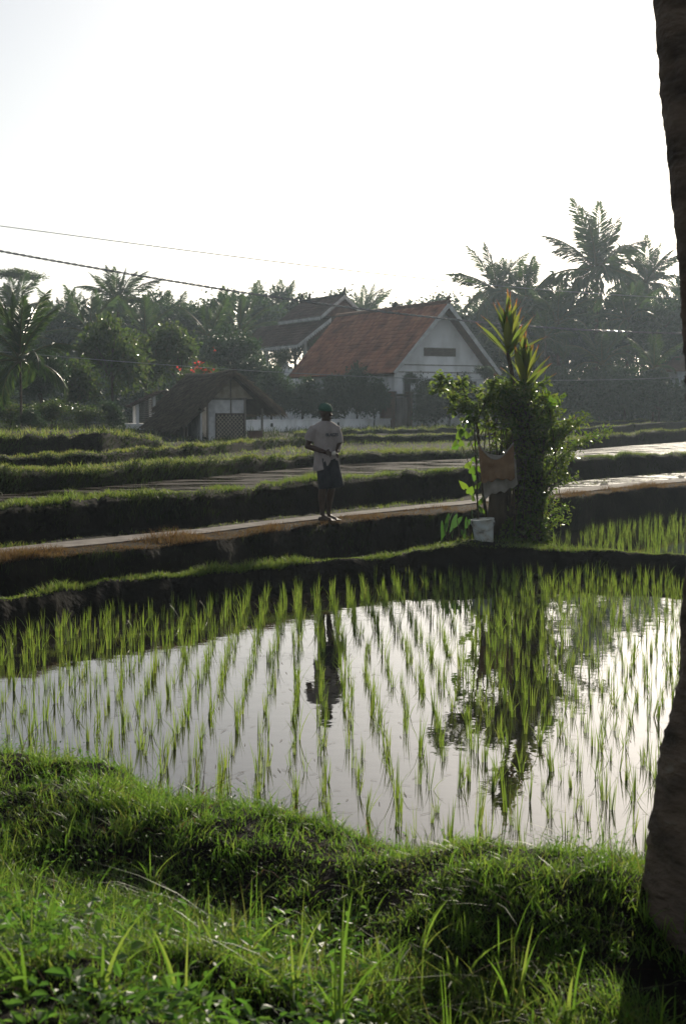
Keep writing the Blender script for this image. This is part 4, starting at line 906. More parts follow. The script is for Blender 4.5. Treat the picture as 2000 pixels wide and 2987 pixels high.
obj('box_body', MB().box(-.25, .25, -.2, .2, 0, .36).mesh('box_body', M['brick']), bx); obj('lid', MB().box(-.27, .27, -.22, .22, .362, .40).mesh('lid', M['wood']), bx)

# lattice shed left of the hut
sh = thing('lattice_shed', 'small tiled shed with white columns and slatted sides beside the hut', 'shed', (at(395, 1230, 66).x, 66, 1.12), R(12))
obj('base_wall', MB().box(-.35, 3.2, 0, 2.6, -.1, .42).mesh('base_wall', M['white']), sh)
for x0 in (0.05, .82, 2.9):
    for y0 in (.05, 2.4):
        obj('column', MB().box(x0, x0 + .13, y0, y0 + .13, .421, 1.35 if x0 < .5 else 1.7).mesh('column', M['white']), sh)
for k in range(11):
    z_ = .50 + k * .095
    obj('slat', MB().box(.19, 2.89, .09, .12, z_, z_ + .055).mesh('slat', M['greywood']), sh)
for (x0, z0, x1, z1) in ((-.25, 1.22, 1.3, 1.95), (3.2, 1.2, 1.3, 1.95)):
    r_ = obj('roof', slab(x0, z0, x1, z1, -.25, 2.9, .06).mesh('roof', M['wood']), sh)
    if x0 < x1: tiles('roof_tiles', (x0, 2.9, z0), (0, -1, 0), (x1 - x0, 0, z1 - z0), 3.15, math.hypot(x1 - x0, z1 - z0), M['darktile'], .2, .24, parent=r_)
    else: tiles('roof_tiles', (x0, -.25, z0), (0, 1, 0), (x1 - x0, 0, z1 - z0), 3.15, math.hypot(x1 - x0, z1 - z0), M['darktile'], .2, .24, parent=r_)

# ------------------------------------------------------------------ power lines
def catmull(pts, n):
    xs_ = np.array([p[0] for p in pts]); deg = min(3, len(pts) - 1)
    cf = np.polyfit(xs_, [p[1] for p in pts], deg if len(pts) > 3 else 2); cd_ = np.polyfit(xs_, [p[2] for p in pts], 1)
    x = np.linspace(xs_[0], xs_[-1], n); return [at(a, np.polyval(cf, a), np.polyval(cd_, a)) for a in x]
def cable(name, pts, r, label, mat, n=60):
    p = catmull(pts, n); return obj(name, MB().tube(p, r, 6).mesh(name, mat, True), None, label, 'cable')
cable('power_line', [(-500, 598, 60), (0, 655, 60), (500, 727, 60), (1000, 787, 60), (1600, 848, 60), (2000, 867, 60), (2500, 880, 60)], 0.018, 'thin smooth power line, highest across the sky', M['steel'])
cable('power_line', [(-500, 985, 50), (0, 1020, 50), (650, 1078, 50), (1300, 1112, 50), (1650, 1107, 50), (2000, 1095, 50), (2500, 1062, 50)], .015, 'thin dark power line, lowest, crossing before the thatched roof', M['steel'])
p = catmull([(-500, 640, 58), (0, 732, 58), (700, 850, 58), (1400, 944, 58), (1750, 963, 58), (2000, 970, 58), (2500, 960, 58)], 1100)
tw = thing('twisted_power_cable', 'thick twisted two-strand power cable crossing in front of the roofs', 'cable', p[0])
acc = 0
for s in (0, 1):
    q = []; acc = 0
    for i, a in enumerate(p):
        if i: acc += (a - p[i - 1]).length
        an = acc / .60 * 2 * math.pi + s * math.pi; q.append(a - p[0] + Vector((0, math.cos(an), math.sin(an))) * .026)
    obj('strand', MB().tube(q, .024, 5).mesh('strand', M['cable'], True), tw)
# thin wire antenna pole in the palm
c = at(1449, 700, 112); gz_ = ground_z(c.x, 112)
obj('antenna_pole', MB().tube([(0, 0, 0), (0, 0, (c.z - gz_) * .7), (0, 0, c.z - gz_)], [.05, .035, .02], 6).mesh('antenna_pole', M['steel'], True), None, 'thin antenna spike rising through the palm behind the white gable', 'antenna', None, None, (c.x, 112, gz_))
# ------------------------------------------------------------------ the overgrown stump group
D0 = 20.2
def blob_pts(blobs, rng):
    P = []; O = []
    for (px, py, rx, ry, dep, n, hol) in blobs:
        dr = rand_unit(n, rng); r = rng.uniform(hol, 1.05, n) ** .6; c = at(px, py, D0 + dep[0]); sc = D0 / F
        P.append(np.array(c)[None] + dr * r[:, None] * np.array([rx * sc, dep[1], ry * sc])[None]); O.append(dr)
    return np.concatenate(P), np.concatenate(O)
gz0 = 0.30
st = thing('tree_stump', 'dark tree stump overgrown with leafy vines beside the white bucket', 'tree stump', (at(1500, 1590, D0).x, D0, gz0))
inv = -Vector(st.location)
def loc(v): return v + inv
rng = np.random.default_rng(31)
m_ = MB()
def rough_col(pts, rad, n=18, k=0, amp=.12):
    rings = []; 
    for i in range(len(pts) - 1):
        for q in range(6):
            t = q / 6; c = Vector(pts[i]).lerp(Vector(pts[i + 1]), t); r = rad[i] * (1 - t) + rad[i + 1] * t
            rings.append([c + Vector((math.cos(a), math.sin(a), 0)) * r * (1 + amp * float(fbm(np.array([math.cos(a) * 1.6 + c.z * 1.3]), np.array([math.sin(a) * 1.6 + k]), 300 + k, 3)[0])) for a in np.linspace(0, 2 * math.pi, n, endpoint=False)])
    return MB().rings(rings)
obj('trunk', rough_col([loc(at(1462, 1625, D0)), loc(at(1459, 1540, D0)), loc(at(1457, 1440, D0)), loc(at(1455, 1380, D0))], [.22, .165, .155, .12], 18, 1).mesh('trunk', M['bark'], True), st)
obj('trunk', rough_col([loc(at(1545, 1640, D0 + .1)), loc(at(1545, 1560, D0 + .1)), loc(at(1540, 1420, D0 + .1)), loc(at(1535, 1280, D0 + .1)), loc(at(1525, 1150, D0 + .1))], [.30, .22, .20, .18, .10], 18, 2, .2).mesh('trunk', M['bark'], True), st)
bl = [(1545, 1430, 42, 110, (.05, .26), 1900, .8), (1542, 1555, 54, 58, (0, .32), 1200, .75), (1530, 1285, 40, 66, (.05, .26), 800, .5), (1495, 1195, 42, 40, (.1, .3), 420, .3), (1440, 1170, 30, 22, (.0, .26), 170, .2),
      (1470, 1135, 28, 24, (.1, .26), 210, .2), (1525, 1150, 34, 34, (.1, .26), 330, .2), (1585, 1175, 30, 28, (.1, .26), 240, .2), (1545, 1225, 36, 34, (.0, .26), 330, .2), (1590, 1255, 32, 36, (.05, .26), 250, .2),
      (1560, 1330, 44, 48, (0, .28), 480, .4), (1480, 1600, 30, 22, (-.15, .2), 240, .2), (1480, 1555, 14, 40, (-.2, .1), 120, .3)]
P, O = blob_pts(bl, rng); sprs = MB(); PP = [P]; OO = [O]
for k in range(46):                                        # sprays breaking the outline
    a0 = rng.uniform(1470, 1580); b0 = rng.uniform(1150, 1330); an = R(rng.uniform(-25, 205)); L_ = rng.uniform(45, 120) * (.75 if b0 > 1240 else 1)
    dx = math.cos(an) * L_; dy = -abs(math.sin(an)) * L_ * .8; dd = D0 + rng.uniform(-.3, .4)
    A, B, E = Vector(at(a0, b0, dd)), Vector(at(a0 + dx * .55, b0 + dy * .7, dd)), Vector(at(a0 + dx, b0 + dy + rng.uniform(-6, 14), dd + rng.uniform(-.15, .15)))
    sprs.tube([A + inv, B + inv, E + inv], [.007, .005, .002], 5); n = int(rng.integers(22, 50)); t = rng.uniform(.2, 1.05, n)
    q = np.array([tuple(A.lerp(B, x * 2) if x < .5 else B.lerp(E, (x - .5) * 2)) for x in t]); o = rand_unit(n, rng)
    PP.append(q + o * rng.uniform(.005, .07, n)[:, None]); OO.append(o * .7 + np.array((E - A).normalized())[None] * .6)
P = np.concatenate(PP) + np.array(inv)[None]; O = np.concatenate(OO)
obj('vine_leaves', leaf_cloud('vine_leaves', P, .070, M['shrub'], rng, .48, O, jitter=.55), st, kind='stuff')
obj('sprays', sprs.mesh('sprays', M['twig'], True), st)
tv = MB()
for k in range(26):
    a0 = rng.uniform(1440, 1590); a1 = a0 + rng.uniform(-25, 25); dd = D0 + rng.uniform(-.25, .1)
    tv.tube([loc(at(a0, rng.uniform(1560, 1600), dd)), loc(at((a0 + a1) / 2 + rng.uniform(-8, 8), rng.uniform(1380, 1460), dd)), loc(at(a1, rng.uniform(1160, 1280), dd))], [.008, .007, .004], 5)
for k in range(11):
    a0 = rng.uniform(1405, 1500); tv.tube([loc(at(a0 + rng.uniform(-20, 20), 1330, D0 + .1)), loc(at(a0 + rng.uniform(-8, 8), 1250, D0 + .1)), loc(at(a0 + rng.uniform(-16, 16), rng.uniform(1150, 1200), D0 + .1))], [.009, .008, .004], 6)
obj('stems', tv.mesh('stems', M['twig'], True), st)

# right-hand small-leaved shrub with loose sprays
sr = thing('loose_shrub', 'loose small-leaved shrub spilling out of the vine-covered stump', 'shrub', (at(1600, 1590, D0).x, D0 + .2, gz0)); inv = -Vector(sr.location)
br = MB(); PP = []; OO = []
sprays = [((1570, 1420), (1640, 1330), (1720, 1275), 60), ((1570, 1400), (1660, 1300), (1770, 1255), 70), ((1580, 1380), (1650, 1270), (1705, 1215), 55), ((1580, 1430), (1640, 1400), (1672, 1390), 30),
          ((1570, 1350), (1620, 1270), (1660, 1230), 70), ((1580, 1400), (1620, 1350), (1665, 1330), 60), ((1570, 1330), (1610, 1290), (1640, 1255), 80), ((1575, 1560), (1610, 1500), (1655, 1480), 34),
          ((1575, 1560), (1600, 1480), (1620, 1440), 34), ((1580, 1580), (1615, 1520), (1650, 1520), 24), ((1560, 1300), (1600, 1230), (1630, 1200), 60), ((1585, 1440), (1612, 1400), (1640, 1365), 50), ((1570, 1500), (1590, 1440), (1600, 1400), 50)]
for (a, b, c, n) in sprays:
    dd = D0 + rng.uniform(-.25, .35); A, B, E = (Vector(at(*q, dd)) + inv for q in (a, b, c)); br.tube([A, B, E], [.012, .008, .003], 5)
    for _ in range(n * 3):
        t = rng.uniform(.25, 1.05); q = A.lerp(B, t * 2) if t < .5 else B.lerp(E, (t - .5) * 2); o = rng.normal(0, 1, 3); o /= np.linalg.norm(o)
        PP.append(np.array(q) + o * rng.uniform(.01, .11)); OO.append(o * .6 + np.array((E - A).normalized()) * .5)
obj('branches', br.mesh('branches', M['twig'], True), sr); obj('leaves', leaf_cloud('leaves', np.array(PP), .062, M['shrub'], rng, .42, np.array(OO)), sr, kind='stuff')

# left branch with round compound leaves
lb_ = thing('leafy_sapling', 'sapling branch with rounded light green leaves reaching out from the stump', 'sapling', (at(1415, 1330, D0).x, D0, .28)); inv = -Vector(lb_.location)
br = MB(); PP = []; OO = []
main = [(1425, 1600), (1400, 1330), (1393, 1260), (1382, 1200), (1360, 1165), (1325, 1130), (1290, 1105)]
br.tube([Vector(at(a, b, D0 + .05)) + inv for a, b in main], [.022, .02, .017, .014, .010, .007, .003], 7)
sub = [((1382, 1200), (1345, 1150), (1285, 1095), 90), ((1370, 1180), (1330, 1165), (1275, 1125), 80), ((1385, 1190), (1350, 1185), (1320, 1195), 60), ((1390, 1230), (1420, 1160), (1440, 1110), 90),
       ((1360, 1165), (1345, 1120), (1350, 1105), 40), ((1390, 1240), (1370, 1215), (1352, 1240), 30), ((1400, 1270), (1440, 1190), (1470, 1130), 70), ((1390, 1220), (1400, 1170), (1390, 1130), 60), ((1300, 1120), (1280, 1110), (1268, 1140), 30)]
for (a, b, c, n) in sub:
    dd = D0 + rng.uniform(-.2, .25); A, B, E = (Vector(at(*q, dd)) + inv for q in (a, b, c)); br.tube([A, B, E], [.008, .006, .002], 5)
    for _ in range(int(n * 1.6)):
        t = rng.uniform(.15, 1.05); q = A.lerp(B, t * 2) if t < .5 else B.lerp(E, (t - .5) * 2); o = rng.normal(0, 1, 3); o /= np.linalg.norm(o); o[2] *= .6
        PP.append(np.array(q) + o * rng.uniform(.01, .10)); OO.append(o)
obj('branches', br.mesh('branches', M['twig'], True), lb_); obj('leaves', leaf_cloud('leaves', np.array(PP), .072, M['sapling'], rng, .72, np.array(OO)), lb_, kind='stuff')

# heart-shaped leaves: own meshes
def heart_mesh(mat, tint, name='leaf', elong=1.0, seed=0, arrow=False):
    rg = np.random.default_rng(seed)
    out = [(0, .0), (.16, -.14), (.36, -.12), (.48, .10), (.45, .38), (.28, .70), (.0, 1.06), (-.28, .70), (-.45, .38), (-.48, .10), (-.36, -.12), (-.16, -.14)]
    if arrow: out = [(0, .0), (.12, -.26), (.27, -.36), (.33, -.08), (.33, .22), (.19, .62), (.0, 1.06), (-.19, .62), (-.33, .22), (-.33, -.08), (-.27, -.36), (-.12, -.26)]
    ctr = [(0, .0, 0), (0, .35, -.05), (0, .70, -.06)]
    V = [(x, y * elong, .10 * abs(x) * 2 - .12 * max(0, y) ** 2 + rg.normal(0, .012)) for x, y in out] + [(a, b * elong, c - .12 * b * b) for a, b, c in ctr]
    Fc = [(0, 1, 12), (1, 2, 12), (2, 3, 12), (3, 13, 12), (3, 4, 13), (4, 5, 14, 13), (5, 6, 14), (6, 7, 14), (7, 8, 13, 14), (8, 9, 13), (9, 12, 13), (9, 10, 12), (10, 11, 12), (11, 0, 12)]
    me = bpy.data.meshes.new(name); me.from_pydata(V, [], Fc); me.materials.append(mat)
    a = me.attributes.new('tint', 'FLOAT', 'POINT'); a.data.foreach_set('value', np.full(len(V), tint, np.float32)); me.polygons.foreach_set('use_smooth', np.ones(len(Fc), bool)); me.update()
    return me
HEARTS = [heart_mesh(M['bright'], t, seed=i) for i, t in enumerate((.1, .45, .9))] + [heart_mesh(M['weed'], .4, seed=5)]
hv = thing('heart_leaf_vine', 'climbing vine with bright heart-shaped leaves beside the hanging sack', 'vine', (at(1390, 1590, D0).x, D0 - .1, gz0)); inv = -Vector(hv.location)
br = MB(); vines = [[(1400, 1590), (1395, 1500), (1385, 1420), (1370, 1360), (1350, 1310), (1340, 1280)], [(1400, 1560), (1410, 1480), (1400, 1400), (1388, 1330), (1370, 1285)], [(1640, 1500), (1625, 1400), (1610, 1250), (1600, 1190)]]
for v in vines: br.tube([Vector(at(a, b, D0 - .1)) + inv for a, b in v], .006, 5)
obj('stem', br.mesh('stem', M['twig'], True), hv)
prng = random.Random(4)
heart_spots = [(1335, 1280, 22), (1350, 1270, 20), (1328, 1300, 20), (1365, 1275, 18), (1378, 1268, 18), (1345, 1300, 16), (1368, 1300, 14), (1325, 1310, 20), (1385, 1300, 14), (1362, 1365, 22), (1375, 1380, 20), (1355, 1425, 26), (1368, 1440, 22), (1385, 1400, 18), (1400, 1470, 22),
               (1405, 1495, 22), (1398, 1480, 18), (1380, 1345, 16), (1395, 1350, 14), (1372, 1205, 20), (1365, 1225, 20), (1378, 1240, 22), (1362, 1245, 16), (1388, 1225, 16), (1612, 1183, 26), (1475, 1480, 12), (1480, 1490, 10), (1395, 1375, 18), (1390, 1425, 20), (1382, 1460, 18), (1345, 1262, 16)]
for (px, py, s) in heart_spots:
    l_ = obj('leaf', HEARTS[prng.choice((0, 1, 1, 2, 3))], hv, loc=Vector(at(px, py, D0 - .1 + prng.uniform(-.15, .15))) + inv); q = s / 206 * 1.15
    l_.scale = (q, q, q); l_.rotation_euler = (R(prng.uniform(50, 110)), R(prng.uniform(-35, 35)), R(prng.uniform(120, 240)))
# taro plants
TARO = heart_mesh(M['taro'], .35, elong=1.15, seed=8, arrow=True)
tp_spots = [(1305, 1525, .17, 'taro plant with upright dark green leaf at the outer end of the mound', [(1310, 1510, .21, 175), (1293, 1535, .19, 160), (1322, 1545, .12, 190)]),
            (1340, 1560, .17, 'taro plant with drooping leaf between the mound end and the bucket', [(1332, 1515, .18, 185), (1352, 1550, .12, 170)]),
            (1370, 1560, .17, 'taro plant with broad leaf right behind the bucket rim', [(1378, 1500, .20, 200), (1362, 1520, .14, 165), (1388, 1515, .13, 220)])]
for (px, py, s, lab, lv) in tp_spots:
    b = at(px, 1612, D0 - .3); t = thing('taro_plant', lab, 'taro plant', (b.x, D0 - .3, .26), 0, 'taro plants by the bucket'); inv = -Vector(t.location)
    for (lx, ly, ls, rz) in lv:
        q = Vector(at(lx, ly, D0 - .3 + prng.uniform(-.08, .08))) + inv
        obj('stalk', MB().tube([(0, 0, 0), (q.x * .4, q.y * .4, q.z * .6), q], [.011, .009, .006], 6).mesh('stalk', M['twig'], True), t)
        o = obj('leaf', TARO, t, loc=q); o.scale = (ls, ls, ls); o.rotation_euler = (R(prng.uniform(-95, -60)), R(prng.uniform(-30, 30)), R(rz + 180 + prng.choice((-55, -20, 35, 60))))

# red-tipped cordyline
def cordy_leaf(seed, ln_, w_, bend):
    rg = np.random.default_rng(seed); n = 9; s = np.linspace(0, 1, n + 1); a = -bend * s ** 1.8; pts = [np.zeros(3)]
    for i in range(n): pts.append(pts[-1] + np.array([math.cos(a[i + 1]), 0, math.sin(a[i + 1])]) * ln_ / n)
    pts = np.array(pts); w = w_ * .5 * np.clip(np.sin(np.clip(s * 1.02 + .06, 0, 1) * math.pi) ** .7, .03, 1)
    V = np.concatenate([np.stack([pts[:, 0], -w, pts[:, 2] + w * .45], -1), pts, np.stack([pts[:, 0], w, pts[:, 2] + w * .45], -1)])
    i = np.arange(n); m = n + 1; Q = np.concatenate([np.stack([i, i + 1, m + i + 1, m + i], -1), np.stack([m + i, m + i + 1, 2 * m + i + 1, 2 * m + i], -1)])
    return np_mesh('leaf', V, Q, M['cordy'], np.full(len(V), float(np.clip(rg.normal(.28, .24), 0, .85))), extra=np.tile(s, 3))
CORDY = [cordy_leaf(600 + i, .62, .10, -.05 + .10 * (i % 5)) for i in range(10)]
cor = thing('cordyline_plant', 'tall cordyline with upright sword leaves tipped orange red above the stump', 'plant', (at(1525, 1560, D0).x, D0 + .15, gz0)); inv = -Vector(cor.location)
stem_pts = [[(1530, 1560), (1520, 1300), (1500, 1130), (1482, 1040), (1478, 985)], [(1530, 1400), (1530, 1250), (1528, 1160), (1530, 1090)], [(1560, 1400), (1580, 1290), (1600, 1240)], [(1520, 1350), (1500, 1200), (1470, 1120)]]
for sp in stem_pts: obj('stem', MB().tube([Vector(at(a, b, D0 + .15)) + inv for a, b in sp], [.03] * (len(sp) - 1) + [.018], 8).mesh('stem', M['twig'], True), cor)
def rosette(px, py0, py1, n, ang, ln_, seed):
    rg = random.Random(seed)
    for i in range(n):
        k = i / max(1, n - 1); base = Vector(at(px[0] + (px[1] - px[0]) * k, py0 + (py1 - py0) * k, D0 + .15)) + inv
        el = R(88 - ang * (1 - k) ** 1.7 + rg.uniform(-6, 6)); o = obj('leaf', CORDY[rg.randrange(10)], cor, loc=base)
        o.rotation_euler = Euler((rg.uniform(-.4, .4), -el, i * 2.399 + rg.uniform(-.3, .3)), 'XYZ'); s = ln_ * rg.uniform(.8, 1.12); o.scale = (s, s * rg.uniform(.8, 1.15), s)
rosette((1485, 1478), 1045, 990, 30, 52, 1.06, 1); rosette((1532, 1530), 1150, 1085, 28, 60, 1.0, 2); rosette((1595, 1605), 1250, 1235, 7, 60, .8, 3); rosette((1525, 1528), 1200, 1150, 9, 70, .62, 4)

# bucket
bc = at(1412, 1583, D0 - .45); bk = thing('bucket', 'dirty white plastic bucket with ribbed rim standing by the stump', 'bucket', (bc.x, D0 - .45, .285), 0)
bk.rotation_euler = (R(2), R(-5), 0)
def lathe(prof, n=36): return [[Vector((r * math.cos(a), r * math.sin(a), z)) for a in np.linspace(0, 2 * math.pi, n, endpoint=False)] for r, z in prof]
obj('bucket_body', MB().rings(lathe([(.118, 0), (.124, .004), (.150, .33), (.150, .375), (.142, .375), (.115, .02)])).mesh('bucket_body', M['bucket'], False), bk)
obj('rim', MB().rings(lathe([(.151, .335), (.163, .337), (.163, .350), (.153, .352), (.153, .362), (.165, .364), (.166, .382), (.148, .384), (.148, .370)])).mesh('rim', M['bucket'], False), bk)
obj('handle', MB().tube([(.165 * math.cos(a), -.165 * math.sin(a) * .75 - .02, .34 - .12 * math.sin(a)) for a in np.linspace(0.05, math.pi - .05, 18)], .003, 6).mesh('handle', M['steel'], True), bk)
for s in (-1, 1): obj('lug', MB().ball((s * .160, -.01, .335), (.012, .016, .016)).mesh('lug', M['bucket'], True), bk)

# hanging sack
sk = thing('hanging_sack', 'brown and grey sacking hung sagging from sticks on the stump', 'sack', (at(1450, 1450, D0 - .25).x, D0 - .3, at(1450, 1450, D0 - .3).z)); inv = -Vector(sk.location)
def cloth(L_, Rr, Lb, Rb, sag, name, mat, dep, seed, hem=0):
    nu, nv = 34, 30; V = []
    for j in range(nv + 1):
        for i in range(nu + 1):
            u, v = i / nu, j / nv; x = (L_[0] * (1 - u) + Rr[0] * u) * (1 - v) + (Lb[0] * (1 - u) + Rb[0] * u) * v
            sg = sag * (1 - (2 * u - 1) ** 2) ** 1.3
            yt = L_[1] * (1 - u) + Rr[1] * u + sg; yb = Lb[1] * (1 - u) + Rb[1] * u + hem * math.sin(u * 9 + seed) + 3 * math.sin(u * 23)
            y = yt * (1 - v) + yb * v
            fold = .035 * math.sin(u * 11 + v * 2 + seed) * (.3 + .7 * v) + .05 * math.sin(math.pi * u) * math.exp(-((v - .25) / .3) ** 2) - .03 * abs(math.sin((u - .5 + v * .2) * 6)) * (1 - v)
            V.append(tuple(Vector(at(x, y, D0 + dep - fold)) + inv))
    ii_ = [(j * (nu + 1) + i, j * (nu + 1) + i + 1, (j + 1) * (nu + 1) + i + 1, (j + 1) * (nu + 1) + i) for j in range(nv) for i in range(nu)]
    o = obj(name, MB().add(V, ii_).mesh(name, mat, True), sk); md = o.modifiers.new('thickness', 'SOLIDIFY'); md.thickness = .006; return o
cloth((1396, 1310), (1502, 1318), (1412, 1452), (1508, 1418), 14, 'grey_cloth', M['sackgrey'], -.22, 2, 3)
cl = cloth((1394, 1297), (1497, 1292), (1403, 1406), (1500, 1396), 44, 'brown_cloth', M['sack'], -.30, 0, 3)
hm = MB().tube([Vector(at(1394 + (1497 - 1394) * u, 1297 - 5 * u + 44 * (1 - (2 * u - 1) ** 2) ** 1.3, D0 - .335)) + inv for u in np.linspace(0, 1, 24)], .012, 6)
obj('hem', hm.mesh('hem', M['sackgrey'], True), cl)
# sticks carrying the sack
for (a, b, lab) in (((1396, 1590), (1380, 1190), 'thin upright stick holding the outer corner of the sack'), ((1500, 1560), (1492, 1240), 'thin upright stick holding the inner corner of the sack')):
    A, B = at(*a, D0 - .27), at(*b, D0 - .2); A.z = .2
    obj('support_stick', MB().tube([(0, 0, 0), tuple((B - A) * .5 + Vector((.01, 0, 0))), tuple(B - A)], [.014, .012, .009], 7).mesh('support_stick', M['twig'], True), None, lab, 'stick', None, None, A)

# ------------------------------------------------------------------ the man on the path
MAN = Vector((at(955, 1518, 19.9).x, 19.9, 0.0)); MAN.z = 0.625
man = thing('person', 'man in green cap, grey t-shirt and dark shorts standing barefoot on the path', 'person', MAN)
YAW = R(33); HYAW = R(50)
def pq(px, y, z): return Vector(((px - 955) / 208.5, y, z))
def zz_(py): return (1518 - py) / 208.5
def remesh(mb, name, mat, vox, sm=4, fac=.5):
    me = mb.mesh('tmp', mat); o = bpy.data.objects.new('tmp', me); C.objects.link(o)
    r = o.modifiers.new('r', 'REMESH'); r.mode = 'VOXEL'; r.voxel_size = vox; r.use_smooth_shade = True
    s = o.modifiers.new('s', 'SMOOTH'); s.iterations = sm; s.factor = fac
    ev = o.evaluated_get(bpy.context.evaluated_depsgraph_get()); nm_ = bpy.data.meshes.new_from_object(ev); nm_.name = name
    bpy.data.objects.remove(o); bpy.data.meshes.remove(me)
    nm_.materials.clear(); nm_.materials.append(mat); nm_.polygons.foreach_set('use_smooth', np.ones(len(nm_.polygons), bool)); return nm_
FW = Vector((math.sin(YAW), -math.cos(YAW), 0)); SD = Vector((math.cos(YAW), math.sin(YAW), 0)); UP = Vector((0, 0, 1))
RM = Matrix((SD, -FW, UP)).transposed()                    # local x = his left side (viewer right), y = back
HFW = Vector((math.sin(HYAW), -math.cos(HYAW), 0)); HSD = Vector((math.cos(HYAW), math.sin(HYAW), 0)); BFW, BSD, BRM = FW, SD, RM
FW, SD = HFW, HSD; RM = Matrix((SD, -FW, UP)).transposed()
hc = pq(950, 0, zz_(1204))
HEAD = Matrix.Rotation(R(4), 3, 'X')
b = MB()
b.ball(hc + UP * .022, (.074, .094, .092), RM); b.ball(hc + FW * .022 - UP * .048, (.058, .066, .074), RM)         # skull, face
b.ball(hc + FW * .068 - UP * .088, (.030, .026, .024), RM); b.tube([hc + FW * .086 + UP * .004, hc + FW * .112 - UP * .034], [.009, .016], 8)   # chin, nose
b.ball(hc + FW * .088 - UP * .062, (.026, .014, .011), RM); b.ball(hc + FW * .082 + UP * .020, (.052, .016, .010), RM)   # mouth, brow
for s in (-1, 1):
    b.ball(hc + SD * (.080 * s) - UP * .022 - FW * .004, (.011, .020, .032), RM); b.ball(hc + SD * (.034 * s) + FW * .076 - UP * .024, (.022, .016, .016), RM)   # ear, cheek
FW, SD, RM = BFW, BSD, BRM
ch = pq(950, 0, 1.16)
b.tube([hc - UP * .06 - FW * .012, pq(949, .01, 1.36), pq(949, .02, 1.30)], [.052, .055, .075], 14)
shl = ch + Vector((-.180, -.08, .135)); shr = ch + Vector((.150, .085, .140))
b.tube([shl, ch + UP * .165, shr], [.044, .052, .044], 12)
b.ball(ch + UP * .06, (.165, .105, .17), RM); b.ball(pq(951, 0, 1.0), (.145, .10, .17), RM); b.ball(pq(953, 0, .86), (.155, .11, .12), RM)
ell = pq(897, -.05, zz_(1299)); hnl = pq(964, -.285, zz_(1320)); elr = pq(990, .06, zz_(1296)); hnr = pq(981, -.20, zz_(1323))
def arm(sh_, el_, hn_, s):
    wr = hn_ + (el_ - hn_).normalized() * .085
    b.tube([sh_, sh_.lerp(el_, .5), el_], [.044, .046, .040], 12); b.tube([el_, el_.lerp(wr, .35), wr], [.040, .040, .027], 12); b.ball(el_, .041)
    d = (hn_ - wr).normalized(); up_ = UP - d * UP.dot(d); up_.normalize(); n_ = d.cross(up_)
    Mh = Matrix((d, up_, n_)).transposed(); b.ball(wr + d * .045, (.050, .040, .018), Mh)
    inward = n_ if n_.dot(Vector((0, -1, 0))) > 0 else -n_
    for k in range(4):                                     # fingers curling round the bundle
        o = wr + d * .082 + up_ * (.027 - .018 * k); L_ = (.052, .060, .056, .042)[k]; dn = d * .75 + inward * .55 - UP * .15; dn.normalize(); d2 = (d * .1 + inward * .8 - UP * .5).normalized()
        b.tube([o, o + dn * L_ * .55, o + dn * L_ * .55 + d2 * L_ * .6], [.0095, .009, .007], 7)
    o = wr + d * .022 + up_ * .032; dt = (d * .7 + up_ * .5 + inward * .5).normalized(); b.tube([o, o + dt * .035, o + dt * .035 + (dt * .4 + d * .8).normalized() * .03], [.012, .010, .008], 7)
arm(shl, ell, hnl, -1); arm(shr, elr, hnr, 1)
hipl, hipr = pq(943, -.045, .84), pq(966, .045, .84); knl, knr = pq(941, -.06, .455), pq(967, .03, .455); anl, anr = pq(940, -.035, .085), pq(957, .075, .085)
for h_, k_, a_, toe in ((hipl, knl, anl, pq(975, -.155, .018)), (hipr, knr, anr, pq(990, -.045, .018))):
    b.tube([h_, h_.lerp(k_, .5), k_], [.085, .070, .052], 14); back = -FW * .02
    b.tube([k_, k_.lerp(a_, .3) + back, k_.lerp(a_, .7) + back * .5, a_], [.052, .056, .040, .032], 14); b.ball(k_, .053)
    fd = (toe - a_); fd.z = 0; fd.normalize(); sdv = Vector((-fd.y, fd.x, 0)); hl = a_ - fd * .035; hl.z = .03
    b.ball(hl, .034); b.tube([a_ - UP * .02, a_ + fd * .06 - UP * .045, toe - fd * .06 + UP * .008], [.036, .034, .026], 12); b.tube([hl, a_ + fd * .07 - UP * .062, toe - fd * .05 + UP * .002], [.028, .030, .028], 12)
    b.ball(toe - fd * .055 + sdv * .02, (.035, .024, .018)); b.ball(toe - fd * .055 - sdv * .02, (.035, .024, .018))
    for k in range(5):
        o = toe - fd * (.035 + .006 * abs(k - 1)) + sdv * (.036 - .018 * k); o.z = .013; b.tube([o, o + fd * (.034 if k else .040)], [.0105 if k else .014, .0085], 7)
obj('body', remesh(b, 'body', M['skin'], .0075, 3), man)
# shirt
b = MB(); rg = []
for (z, wx, wy, cx_) in ((1.402, .066, .064, -.025), (1.388, .100, .076, -.025), (1.365, .150, .088, -.025), (1.335, .185, .100, -.025), (1.27, .196, .116, -.025), (1.16, .184, .124, -.025), (1.04, .172, .124, -.022), (.94, .172, .126, -.02), (.86, .178, .130, -.018), (.76, .186, .134, -.015)):
    ring = []
    for k in range(40):
        a = 2 * math.pi * k / 40; x, y = math.cos(a), math.sin(a)           # y<0 front
        w = 1 + (.075 * math.sin(a * 7 + z * 9) + .05 * math.sin(a * 11 - z * 14)) * max(0, min(1, (1.2 - z) * 3))
        zq = z
        if z < .95:                                        # hem lifted at the front by the hands, hanging at the sides
            lift = max(0, -y) ** 3 * .17 * math.exp(-((x - .25) / .45) ** 2); zq = z + lift * ((.95 - z) / .19) - .06 * max(0, -x) * ((.95 - z) / .19)
        ring.append(pq(955, 0, 0) + Vector((cx_, 0, 0)) + SD * (x * wx * w) - FW * (y * wy * w) * 1.0 + UP * zq)
    rg.append(ring)
b.rings(rg)
